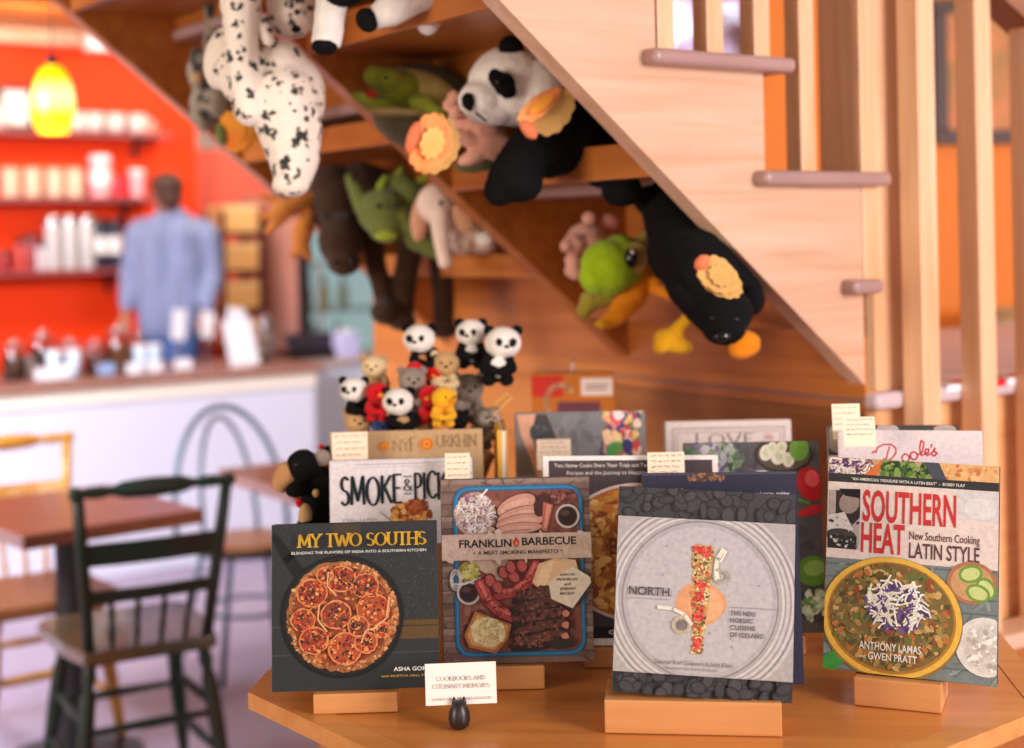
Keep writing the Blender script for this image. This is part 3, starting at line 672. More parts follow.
def side_chair(loc, rz, m, ms, lb):
    t = thing('side_chair', lb, 'chair', loc, rz)
    bm = NB()
    pts = [(-.175, -.2), (.175, -.2), (.2, -.05), (.215, .20), (.18, .245), (-.18, .245), (-.215, .20), (-.2, -.05)]
    prism(bm, pts, lambda u, v, w: Vector((u, v, w)), .425, .46)
    bmesh.ops.bevel(bm, geom=bm.edges[:], offset=.006, segments=2, affect='EDGES')
    ob('seat', bm, ms, t)
    def P(s, z):            # along the splayed back posts
        k = (z - .45) / .43; return Vector((s * (.155 + .04 * k), -.17 - .075 * k, z))
    for s in (-1, 1):
        bm = NB(); tube(bm, [P(s, .45), P(s, .6), P(s, .75), P(s, .875)], [.015, .017, .017, .015], 10); ob('back_post', bm, m, t, True)
    bm = NB(); a, b = P(-1, .88), P(1, .88); e = (b - a).normalized() * .02; a = a - e; b = b + e; M = (b - a).to_track_quat('Z', 'Y').to_matrix(); L = (b - a).length
    lathe(bm, [(.014, 0), (.018, .02 * L), (.018, .05 * L), (.012, .08 * L), (.016, .12 * L), (.016, .2 * L), (.012, .22 * L), (.013, .26 * L), (.022, .32 * L), (.026, .5 * L), (.022, .68 * L), (.013, .74 * L), (.012, .78 * L), (.016, .8 * L), (.016, .88 * L), (.012, .92 * L), (.018, .95 * L), (.018, .98 * L), (.014, L)], a, 14, M)
    ob('crest_rail', bm, m, t, True)
    def rail(nm, z0, z1, th):
        bm = NB(); pts = [(P(-1, z0), P(-1, z1)), (P(1, z0), P(1, z1))]; n = 8; R0 = []
        for i in range(n + 1):
            k = i / n; lo = pts[0][0].lerp(pts[1][0], k); hi = pts[0][1].lerp(pts[1][1], k); bow = -.014 * math.sin(math.pi * k)
            R0.append([bm.verts.new(q + Vector((0, bow + d, 0))) for q, d in ((lo, -th), (hi, -th), (hi, th), (lo, th))])
        for A, C in zip(R0, R0[1:]):
            for j in range(4): bm.faces.new((A[j], A[(j + 1) % 4], C[(j + 1) % 4], C[j]))
        bm.faces.new(R0[0]); bm.faces.new(R0[-1][::-1]); return ob(nm, bm, m, t)
    rail('back_slat', .685, .745, .007); rail('lower_rail', .585, .618, .008)
    for x in (-.096, -.032, .032, .096):
        bm = NB(); a = Vector((x, -.165, .455)); b = Vector((x * 1.1, -.205, .595))
        rod(bm, a, b, 0, prof=[(0, .006), (.3, .009), (.5, .0065), (.7, .009), (1, .006)]); ob('spindle', bm, m, t, True)
    ft = {}
    for sx in (-1, 1):
        for sy in (-1, 1):
            a = Vector((sx * .15, sy * .15, .43)); b = Vector((sx * .2, sy * .215, 0)); ft[sx, sy] = (a, b)
            bm = NB(); rod(bm, a, b, 0, prof=[(0, .015), (.1, .02), (.16, .014), (.22, .021), (.5, .022), (.6, .02), (.8, .018), (1, .012)]); ob('leg', bm, m, t, True)
    def on(k, u): return k[0].lerp(k[1], u)
    for (p, q, u) in (((-1, -1), (1, -1), .72), ((-1, 1), (1, 1), .45), ((-1, -1), (-1, 1), .38), ((1, -1), (1, 1), .38), ((-1, -1), (-1, 1), .68), ((1, -1), (1, 1), .68), ((-1, -1), (1, -1), .42)):
        bm = NB(); rod(bm, on(ft[p], u), on(ft[q], u), 0, prof=[(0, .008), (.3, .011), (.5, .013), (.7, .011), (1, .008)]); ob('stretcher', bm, m, t, True)
GRN = mat('green_paint_worn', (14, 44, 32), .5, c2=(44, 32, 18), vscale=9, spec=.3); GRNS = mat('green_seat_worn', (34, 58, 44), .25, c2=(110, 74, 46), vscale=4.5, coat=.4)
side_chair(Vector((-1.06, 3.97, 0)), TH - .1, GRN, GRNS, 'dark green painted wooden chair turned with its back to the view')
YEL = mat('honey_wood', (204, 148, 56), .35, c2=(180, 118, 40), vscale=6, coat=.2); YELS = mat('honey_seat', (150, 92, 52), .35, c2=(120, 70, 40), vscale=5)
side_chair(Vector((-1.50, 4.47, 0)), TH + math.pi, YEL, YELS, 'honey coloured wooden chair behind the left cafe table')
def hoop_chair(loc, rz):
    t = thing('bistro_chair', 'bentwood style blue grey metal chair with a hoop back and round wooden seat', 'chair', loc, rz)
    bl = mat('blue_grey_metal', (72, 96, 112), .4, .3)
    bm = NB(); lathe(bm, [(.17, .44), (.185, .445), (.185, .462), (.15, .468), (.02, .46)], n=32); ob('seat', bm, mat('seat_wood', (150, 98, 62), .3), t, 'auto')
    bm = NB(); lathe(bm, [(.178, .425), (.192, .425), (.192, .45), (.178, .45), (.178, .425)], n=32, cap=False); ob('seat_ring', bm, mat('seat_ring_dark', (40, 34, 32), .4), t, 'auto')
    def hoop(w, h, y0): return [(w * math.cos(a) * (1 + .0 * math.sin(a)), y0 - .10 * math.sin(a), .45 + h * math.sin(a) ** .8) for a in [math.pi * i / 24 for i in range(25)]]
    bm = NB(); tube(bm, hoop(.215, .46, -.13), .011, 8); ob('outer_hoop', bm, bl, t, True)
    bm = NB(); tube(bm, hoop(.105, .42, -.15), .009, 8); ob('inner_hoop', bm, bl, t, True)
    for sx in (-1, 1):
        for sy in (-1, 1):
            bm = NB(); tube(bm, [(sx * .12, sy * .12, .43), (sx * .15, sy * .15, .25), (sx * .19, sy * .19, .01)], .011, 8); ob('leg', bm, bl, t, True)
    bm = NB(); tube(bm, [(.155 * math.cos(a), .155 * math.sin(a), .22) for a in [2 * math.pi * i / 24 for i in range(24)]], .007, 6, closed=True); ob('foot_ring', bm, bl, t, True)
hoop_chair(Vector((-.955, 5.14, 0)), math.pi + .60)
# ------------------------------------------------------------------ the person behind the counter
PB = B(.83, 5.68); PDp = PB.y
pr = Vector((PB.x, PB.y, 0))
px0 = CX + PB.x / PB.y * F
q = PX(PDp, pr)
SKIN = mat('skin', (176, 116, 92), .5)
q.e(167, 192, 0, 14.5, 19, 17).e(166, 203, -.01, 11, 12, 12)
q.c((170, 205, .01, 8.5), (170, 222, .03, 9.5)).c((140, 232, .03, 9.5), (200, 232, .03, 9.5)).c((170, 235, .03, 18), (170, 300, .03, 17))
q.c((140, 233, .03, 9), (131, 272, .04, 7), (126, 312, -.06, 5)).c((204, 233, .03, 9), (211, 275, .02, 7), (205, 312, -.1, 5))
for hx in (126, 205):
    d0 = -.06 if hx == 126 else -.1
    q.c((hx, 312, d0, 4.6), (hx - 1, 322, d0 - .02, 5))
    for k, (fx, ln) in enumerate(((-4, 9), (-1.6, 12), (1, 13), (3.4, 11))): q.c((hx + fx, 325, d0 - .03, 2), (hx + fx, 325 + ln * .5, d0 - .05, 1.8), (hx + fx, 325 + ln, d0 - .04, 1.6))
    q.c((hx - 5, 318, d0 - .03, 2.2), (hx - 8, 326, d0 - .06, 1.9))
for lx in (158, 184): q.c((lx, 315, .03, 15), (lx, 415, .03, 10), (lx, 508, .03, 6.5)).c((lx, 514, .03, 6), (lx - 5, 517, -.1, 5.5))
q.e(152, 195, -.06, 2.4, 3, 3).e(180, 193, .0, 3, 5, 3)
body = q.done('person', SKIN, None, .012, 0, 4)
body.location = pr
tag(body, 'person with short brown hair in a light blue shirt standing behind the counter', 'person')
q = PX(PDp, pr); q.e(168, 187, -.025, 16.5, 16.5, 19).e(170, 199, -.05, 13, 11, 13).e(161, 183, -.03, 11, 10, 14)
q.done('hair', mat('brown_hair', (74, 44, 28), .7, bump=.5, bscale=120), body, .011, .002, 2)
q = PX(PDp, pr); q.c((140, 231, .03, 13), (172, 224, .03, 13), (204, 231, .03, 13)).c((160, 240, .03, 25), (160, 300, .03, 24), (160, 322, .03, 23)).c((184, 240, .03, 25), (184, 300, .03, 24), (184, 322, .03, 23))
q.c((137, 236, .03, 14), (130, 272, .04, 11), (127, 305, -.05, 8)).c((207, 236, .03, 14), (213, 275, .02, 11), (207, 306, -.09, 8)).c((162, 216, .01, 9), (180, 216, .01, 9))
q.done('shirt', mat('blue_shirt', (138, 150, 186), .8, var=.3, vscale=5, bump=.3, bscale=18, stretch=(3, 3, 1)), body, .013, .004, 3)
q = PX(PDp, pr)
for lx in (158, 184): q.c((lx, 318, .03, 20), (lx, 345, .03, 18), (lx, 415, .03, 13), (lx, 498, .03, 10))
q.done('jeans', mat('blue_denim', (74, 104, 158), .8, var=.2, vscale=12), body, .013, .002, 3)
q = PX(PDp, pr)
for lx in (158, 184): q.c((lx + 1, 514, .05, 8), (lx - 6, 516, -.13, 7.5))
q.done('shoes', mat('shoe_dark', (40, 34, 32), .5), body, .01, 0, 2)
# ------------------------------------------------------------------ the eight-sided display table
TT = .86
TC = Vector((.192, 2.250, 0)); TR = .608
dt = thing('display_table', 'eight-sided honey wood display table that carries the cookbooks', 'table', TC, math.radians(-6))
def octo(r): return [(r * math.cos(math.radians(22.5 + 45 * i)), r * math.sin(math.radians(22.5 + 45 * i))) for i in range(8)]
bm = NB(); prism(bm, octo(TR - .045), lambda u, v, w: Vector((u, v, w)), TT - .022, TT - .0008); ob('table_top', bm, TOPW, dt)
bm = NB(); o1, o2 = octo(TR), octo(TR - .044)
for i in range(8):
    j = (i + 1) % 8; A = []
    for z in (TT - .024, TT):
        A.append([bm.verts.new((p[0], p[1], z)) for p in (o1[i], o1[j], o2[j], o2[i])])
    for k in range(4): bm.faces.new((A[0][k], A[0][(k + 1) % 4], A[1][(k + 1) % 4], A[1][k]))
    bm.faces.new(A[0]); bm.faces.new(A[1])
bmesh.ops.remove_doubles(bm, verts=bm.verts[:], dist=1e-5)
ob('edge_band', bm, wood('edge_band_wood', (214, 148, 80), (192, 120, 56), 'x', .35, knots=False), dt)
bm = NB(); o3 = octo(TR - .10); prism(bm, o3, lambda u, v, w: Vector((u, v, w)), TT - .10, TT - .025); ob('apron', bm, wood('table_base', (176, 118, 74), (150, 94, 54), 'z', .5), dt)
bm = NB(); prism(bm, octo(TR - .12), lambda u, v, w: Vector((u, v, w)), .06, TT - .101); ob('cabinet_base', bm, MATS['table_base'], dt)
bm = NB(); prism(bm, octo(TR - .09), lambda u, v, w: Vector((u, v, w)), 0, .059); ob('plinth', bm, MATS['table_base'], dt)
# ------------------------------------------------------------------ book maker
PAPER = mat('page_paper', (232, 222, 206), .8, var=.1, vscale=300, stretch=(1, 30, 1))
def zof(px, py, D): return U(px, py, D).z
def book(lb, art, pl, pr_, top, D, yaw=0, tilt=9, roll=0, t=.025, z0=.89, spine=(60, 60, 60), back=None, name='cookbook', grp=None, stand=True, sw=.11, sb='stand', wfac=1, sdx=0):
    """D: distance of the foot of the front cover; the cover's width and height follow from its columns pl..pr_ and its top row"""
    tl = math.radians(tilt); Dt = D + .25 * math.sin(tl)
    x0 = U(pl, top, Dt).x; x1 = U(pr_, top, Dt).x
    w = (x1 - x0) / math.cos(math.radians(yaw)) * wfac
    zt = zof((pl + pr_) / 2, top, Dt); h = (zt - z0) / math.cos(tl)
    xb = (x0 + x1) / 2 + math.sin(tl) * h * math.sin(math.radians(yaw))
    k = thing(name, lb, 'book', Vector((xb, D, z0)), 0, grp, (-tl, math.radians(roll), math.radians(yaw)))
    cm = mat('cover_%d_%d_%d' % tuple(spine), spine, .4, coat=.2); bk = mat('cover_%d_%d_%d' % tuple(back or spine), back or spine, .4, coat=.2)
    bm = NB(); box(bm, -w / 2, w / 2, 0, .003, 0, h, .0008, mi=0); box(bm, -w / 2, w / 2, t - .003, t, 0, h, .0008, mi=1); box(bm, -w / 2 - .001, -w / 2 + .003, .0005, t - .0005, 0, h, .0008, mi=0)
    ob('cover', bm, [cm, bk], k)
    bm = NB(); box(bm, -w / 2 + .003, w / 2 - .004, .003, t - .003, .004, h - .004); ob('pages', bm, PAPER, k)
    if art:
        A = art(w, h); A.make('cover_print', k, MATS['printed_jacket'])
    if stand:
        c, s_ = math.cos(math.radians(yaw)), math.sin(math.radians(yaw))
        sd = thing('book_stand', sb, 'book stand', Vector((xb, D, TT)), math.radians(yaw)); sd.location.x += sdx
        hb = z0 - TT
        bm = NB(); box(bm, -sw / 2, sw / 2, -.012, t + .05, 0.0003, hb - .0015, .002); ob('base', bm, BLOCK, sd)
        Mx = Matrix.Translation((0, t + .004, hb - .004)) @ Matrix.Rotation(-tl, 4, 'X')
        bm = NB(); box(bm, -sw * .35, sw * .35, 0.002, .014, 0.004, h * .55, .002, Mx); ob('back_rest', bm, BLOCK, sd)
    k['w_'] = w; k['h_'] = h
    return k
def inside(cx, cy, rx, ry):
    def f():
        while 1:
            x, y = R.uniform(-1, 1), R.uniform(-1, 1)
            if x * x + y * y < 1: return cx + x * rx, cy + y * ry
    return f
def inrect(x0, y0, x1, y1): return lambda: (R.uniform(x0, x1), R.uniform(y0, y1))
# --- My Two Souths
def art_souths(w, h):
    A = Art(w, h, 45, 75, 603, 640); bg = (44, 46, 48)
    A.rect(45, 75, 603, 640, bg)
    A.rect(250, 78, 345, 150, (66, 54, 42)); A.rect(45, 420, 603, 428, (58, 60, 60)); A.rect(45, 516, 603, 522, (60, 60, 60)); A.rect(330, 78, 333, 420, (58, 58, 56))
    A.rect(440, 410, 603, 474, (88, 66, 36)); A.rect(440, 428, 603, 432, (56, 44, 28)); A.rect(440, 404, 603, 411, (58, 48, 34))
    A.spray(inrect(345, 180, 600, 400), 420, (.8, 2.2), [(78, 82, 82), (96, 100, 98), (70, 74, 74)]); A.spray(inrect(50, 80, 250, 300), 160, (.8, 2), [(70, 74, 74), (84, 88, 86)])
    A.line([(45, 120), (100, 190), (140, 250)], 34, (24, 24, 25)); A.ell(280, 392, 206, 208, (22, 22, 23), 48); A.ell(280, 392, 196, 198, (32, 31, 30), 48)
    A.ell(280, 390, 187, 188, (150, 92, 52), 60, 0, .03)
    A.spray(lambda: (lambda a, r: (280 + r * math.cos(a), 390 + r * math.sin(a)))(R.uniform(0, 6.28), R.uniform(164, 187)), 260, (4, 9), [(198, 136, 84), (170, 104, 58), (212, 152, 100), (120, 66, 36), (186, 120, 72)])
    A.ell(280, 390, 166, 167, (132, 62, 34), 50, 0, .03)
    A.spray(inside(280, 390, 164, 165), 500, (3, 9), [(150, 70, 36), (176, 84, 44), (112, 48, 28), (196, 112, 56), (90, 40, 26), (204, 134, 76)])
    for cx, cy, r in ((180, 310, 52), (280, 265, 48), (360, 290, 46), (385, 370, 58), (260, 385, 52), (150, 400, 42), (185, 470, 50), (290, 500, 58), (360, 480, 40), (335, 425, 38), (225, 250, 30), (415, 440, 30)):
        A.ell(cx, cy, r, r * .95, (206, 128, 76), 24, 0, .05); A.ell(cx, cy, r - 5, r * .95 - 5, R.choice([(146, 58, 36), (164, 74, 44), (128, 62, 38)]), 24, 0, .05)
        A.spray(inside(cx, cy, r - 8, r - 9), 70, (2.5, 8), [(180, 84, 44), (212, 118, 60), (96, 40, 30), (58, 34, 30), (220, 148, 86), (150, 46, 32), (186, 66, 40)])
        A.spray(inside(cx, cy, r * .55, r * .5), 14, (2.5, 6), [(54, 36, 34), (70, 44, 36), (90, 60, 40)])
    for p in ([(236, 240), (232, 285), (262, 320)], [(205, 350), (200, 400), (230, 440)], [(400, 430), (360, 440), (345, 480)], [(440, 330), (430, 400), (380, 440)]): A.line(p, 5, (222, 160, 112))
    A.serif('MY TWO SOUTHS', 136, 566, 152, 43, (206, 160, 44), .2, .075, .13)
    A.text('BLENDING THE FLAVORS OF INDIA INTO A SOUTHERN KITCHEN', 113, 567, 176, 9, (212, 210, 200), .01)
    A.text('ASHA GOMEZ', 452, 590, 578, 13, (226, 224, 216), .02); A.text('with MARTHA HALL FOOSE', 410, 590, 598, 8, (196, 158, 62), .01)
    return A
book('dark cookbook with a round tomato tart and gold title on the cover', art_souths, 273, 436.5, 522.5, 1.985, 2, 8, 0, .026, .889, (40, 42, 44), sw=.115, sb='wooden block stand under the dark tomato tart cookbook')
# --- Franklin Barbecue
def art_franklin(w, h):
    A = Art(w, h, 68, 60, 552, 655); A.rect(68, 60, 552, 655, (120, 96, 86))
    for i in range(15):
        y = 60 + i * 40; A.rect(68, y, 552, y + R.uniform(10, 26), R.choice([(132, 106, 94), (108, 84, 76), (142, 118, 106), (98, 76, 70)]))
        A.rect(68, y, 552, y + 2.5, (60, 46, 44))
    A.spray(inrect(68, 60, 552, 655), 240, (6, 26), [(138, 112, 100), (100, 78, 72), (116, 92, 84), (84, 64, 60)], (.05, .12), 5)
    A.rrect(106, 84, 528, 634, 52, (36, 96, 138)); A.rrect(112, 89, 524, 630, 48, (50, 122, 164)); A.rrect(119, 97, 517, 622, 42, (30, 84, 126)); A.rrect(122, 101, 514, 617, 40, (126, 72, 60))
    A.spray(inrect(130, 110, 505, 600), 200, (6, 20), [(138, 84, 70), (112, 60, 52), (150, 96, 80), (104, 54, 46)])
    A.poly([(190, 200), (300, 260), (260, 400), (150, 330), (140, 240)], (206, 178, 158)); A.poly([(200, 200), (260, 235), (240, 260)], (190, 160, 140))
    A.ell(176, 176, 66, 70, (176, 150, 132), 26, 0, .06)
    A.strands(inside(178, 174, 60, 62), 230, (14, 30), 3.2, [(236, 226, 216), (214, 204, 196), (150, 100, 140), (226, 216, 206), (196, 180, 170), (120, 76, 112)])
    A.line([(196, 120), (218, 96)], 5, (236, 230, 222))
    for cx, cy, rx, ry, ro in ((312, 150, 66, 32, -22), (322, 182, 74, 26, -14), (322, 204, 78, 24, -8), (320, 224, 74, 18, -4)):
        A.ell(cx, cy + 3, rx + 5, ry + 5, (58, 34, 30), 26, ro); A.ell(cx, cy, rx, ry, (196, 142, 124), 26, ro); A.ell(cx - 4, cy + 2, rx * .8, ry * .55, (210, 160, 142), 22, ro); A.line([(cx - rx * .6, cy + ry * .5), (cx + rx * .5, cy + ry * .2)], 2.5, (150, 84, 74))
    A.ell(395, 150, 40, 24, (70, 36, 34), 18, -70); A.poly([(400, 140), (432, 150), (410, 235), (392, 232)], (176, 96, 80)); A.poly([(412, 148), (426, 152), (408, 226), (400, 224)], (206, 138, 118))
    A.spray(inrect(430, 108, 505, 150), 40, (4, 12), [(120, 66, 56), (84, 44, 40), (150, 92, 80)])
    for cx, cy, r in ((478, 188, 39), (152, 428, 38)):
        A.ell(cx, cy, r, r, (196, 186, 178), 32); A.ell(cx, cy, r - 6, r - 6, (120, 98, 88), 30); A.ell(cx, cy, r - 9, r - 9, (44, 24, 22), 30); A.ell(cx - 8, cy - 10, r * .4, r * .25, (84, 56, 48), 16)
    A.ell(155, 358, 34, 32, (150, 144, 66), 22, 0, .1); A.spray(inside(155, 358, 30, 28), 30, (5, 11), [(180, 172, 84), (132, 128, 54), (206, 196, 120)])
    for r in (20, 26, 33): A.ring(112, 386, r * .55, r, 3.5, (226, 216, 208))
    A.line([(96, 398), (140, 400), (190, 380)], 4, (226, 216, 208))
    for P, wd in (([(250, 435), (300, 428), (345, 395), (372, 345)], 33), ([(192, 402), (214, 450), (250, 488), (292, 506)], 36)):
        [A.ell(x, y, wd / 2 + 3, wd / 2 + 3, (90, 30, 30), 16) for x, y in (P[0], P[-1])]; A.line(P, wd + 6, (90, 30, 30)); [A.ell(x, y, wd / 2, wd / 2, (176, 66, 62), 16) for x, y in P]; A.line(P, wd, (176, 66, 62)); A.line([(x - 3, y - 6) for x, y in P], wd * .3, (214, 118, 106))
        A.spray(lambda P=P: (lambda i, t: (P[i][0] + (P[i + 1][0] - P[i][0]) * t + R.uniform(-10, 10), P[i][1] + (P[i + 1][1] - P[i][1]) * t + R.uniform(-10, 10)))(R.randrange(3), R.random()), 40, (2, 5), [(120, 36, 36), (206, 100, 90), (140, 50, 46)])
    for cx, cy in ((266, 365), (300, 380), (326, 345), (222, 390), (246, 412), (290, 348)): A.ell(cx, cy, 19, 24, (110, 36, 36), 18, R.uniform(-40, 40)); A.ell(cx, cy, 14, 19, (190, 90, 86), 18, R.uniform(-40, 40), .1)
    A.poly([(380, 340), (440, 320), (500, 330), (510, 370), (470, 420), (390, 430), (358, 400)], (224, 188, 146)); A.poly([(392, 345), (432, 330), (400, 420), (366, 402)], (238, 206, 166))
    for i in range(5):
        y = 440 + i * 36; A.ell(386 - i * 3, y, 100, 30, (46, 28, 28), 26, -10, .08); A.ell(390 - i * 3, y - 9, 88, 16, (94, 56, 50), 24, -10, .1)
        A.spray(inside(386, y - 3, 92, 22), 60, (3, 9), [(66, 38, 36), (120, 72, 60), (40, 24, 26), (88, 50, 46), (140, 88, 74)])
        A.ell(468 - i * 2, y - 12, 12, 11, (206, 128, 108), 12, 0, .15)
    A.poly([(410, 400), (490, 350), (545, 385), (548, 404), (486, 484), (418, 452)], (226, 212, 190))
    for i, tx in enumerate(('AARON', 'FRANKLIN', 'and', 'JORDAN', 'MACKAY')):
        y = 380 + i * 15; A.text(tx, *((447, 496) if tx in ('AARON', 'JORDAN', 'MACKAY') else (437, 505) if tx == 'FRANKLIN' else (460, 482)), y, 8.5, (52, 44, 42), .03)
    A.ell(450, 596, 36, 16, (50, 44, 40), 18, -10)
    A.poly([(136, 560), (172, 486), (288, 530), (276, 576), (236, 622), (150, 600)], (170, 112, 66)); A.poly([(146, 560), (178, 496), (278, 534), (268, 572), (232, 610), (158, 592)], (206, 152, 100))
    A.ell(212, 552, 56, 46, (226, 210, 160), 24, 20, .07); A.spray(inside(212, 552, 52, 42), 110, (4, 10), [(238, 226, 182), (212, 192, 138), (228, 208, 150), (196, 176, 124)]); A.spray(inside(212, 552, 44, 36), 22, (1.5, 3), [(110, 120, 60)])
    A.rect(68, 240, 552, 323, (204, 176, 160)); A.spray(inrect(70, 244, 550, 320), 60, (8, 30), [(208, 182, 166), (196, 168, 152), (212, 186, 172)], (.2, .5))
    A.text('FRANKLIN', 124, 294, 282, 24, (38, 30, 32), .028); A.text('BARBECUE', 327, 503, 278, 24, (38, 30, 32), .028)
    A.poly([(303, 282), (297, 268), (304, 256), (308, 248), (314, 258), (320, 266), (318, 276), (311, 283)], (206, 60, 50)); A.poly([(307, 280), (306, 270), (311, 264), (314, 273)], (240, 150, 110))
    A.text('A MEAT-SMOKING MANIFESTO', 184, 444, 306, 12, (52, 42, 42), .02); A.rect(170, 298, 175, 302, (52, 42, 42)); A.rect(453, 296, 458, 300, (52, 42, 42))
    return A
book('wood-brown cookbook with a blue tray of meats on the cover', art_franklin, 441, 589, 478, 2.075, 1, 8, 0, .024, .895, (112, 88, 80), sw=.10, sdx=-.014, sb='wooden block stand under the barbecue tray cookbook')
# --- North
def art_north(w, h):
    A = Art(w, h, 78, 88, 545, 640); A.rect(78, 88, 545, 640, (62, 60, 62))
    for y0, y1 in ((88, 172), (578, 640)):
        for i in range(46):
            x, y = R.uniform(80, 543), R.uniform(y0 + 4, y1 - 2); a, b, q = R.uniform(16, 30), R.uniform(12, 20), R.uniform(0, 180)
            A.ell(x, y, a, b, (46, 44, 46), 12, q, .06); A.ell(x, y, a - 4, b - 4, R.choice([(64, 62, 64), (60, 58, 60), (70, 67, 68)]), 12, q, .06)
    A.rect(78, 168, 545, 584, (166, 159, 155))
    A2 = A; cx, cy = 300, 384
    st = A.step; A.step = 1e-5
    def clipell(rx, ry, col):
        pts = [(min(max(cx + rx * math.cos(t), 78), 545), min(max(cy + ry * math.sin(t), 168), 584)) for t in [2 * math.pi * i / 72 for i in range(72)]]
        A.poly(pts, col)
    for k, rr in enumerate((262, 254, 248, 240, 234, 226, 221, 215)):
        clipell(rr, rr * 1.02, ((186, 180, 176), (138, 130, 128), (192, 186, 182), (150, 142, 140), (188, 182, 178), (156, 149, 147), (196, 190, 186), (164, 158, 155))[k])
    clipell(206, 212, (132, 126, 126)); clipell(202, 208, (168, 162, 162)); clipell(190, 196, (180, 174, 173))
    A.step = st
    A.spray(inside(300, 384, 180, 185), 60, (2, 5), [(150, 144, 143), (172, 168, 166), (140, 134, 134)])
    A.ell(302, 392, 66, 58, (212, 150, 106), 30, 0, .03); A.ell(316, 396, 46, 42, (224, 164, 118), 26, 0, .03)
    A.poly([(276, 240), (300, 234), (334, 240), (324, 400), (308, 528), (284, 524), (282, 400)], (190, 164, 112))
    def strip():
        y = R.uniform(238, 524); t = (y - 238) / 290; return R.uniform(277 + 6 * t, 332 - 24 * t), y
    A.spray(strip, 420, (2, 5.5), [(196, 60, 48), (214, 84, 60), (96, 96, 52), (222, 188, 126), (140, 120, 70), (206, 160, 70), (74, 64, 40), (230, 208, 160), (206, 120, 60)])
    for x, y in ((292, 246), (304, 344), (300, 372), (298, 424), (296, 500), (316, 256)): A.spray(inside(x, y, 13, 14), 16, (3, 6), [(216, 60, 54), (232, 92, 78), (196, 44, 44)])
    A.ring(254, 452, 20, 20, 10, (238, 224, 198)); A.line([(192, 408), (230, 410), (262, 424), (280, 448)], 9, (224, 214, 198)); A.ell(254, 452, 13, 13, (120, 112, 108), 18)
    A.ring(354, 318, 17, 15, 9, (222, 212, 190)); A.line([(358, 246), (344, 270), (340, 300), (344, 322)], 12, (226, 216, 194)); A.line([(366, 250), (352, 278)], 5, (236, 228, 210))
    A.text('NORTH', 113, 220, 378, 22, (84, 74, 72), .018); A.rect(113, 386, 225, 387.5, (146, 138, 136))
    A.rect(380, 396, 500, 397.5, (140, 132, 130))
    for i, (tx, x1) in enumerate((('THE NEW', 448), ('NORDIC', 440), ('CUISINE', 446), ('OF ICELAND', 468))): A.text(tx, 380, x1, 418 + i * 19, 12, (92, 84, 82), .012)
    A.text('Gunnar Karl Gíslason & Jody Eddy', 186, 390, 556, 11, (104, 94, 92)); A.text('foreword by René Redzepi', 215, 350, 569, 7, (118, 108, 106))
    return A
book('grey cookbook showing a round plate, propped up on the wide front stand', art_north, 611, 784, 490.5, 1.872, -7, 10, 2.8, .028, .905, (56, 54, 57), (40, 40, 44), sw=.226, sb='wide wooden block stand at the front edge under the grey plate cookbook', sdx=-.012)
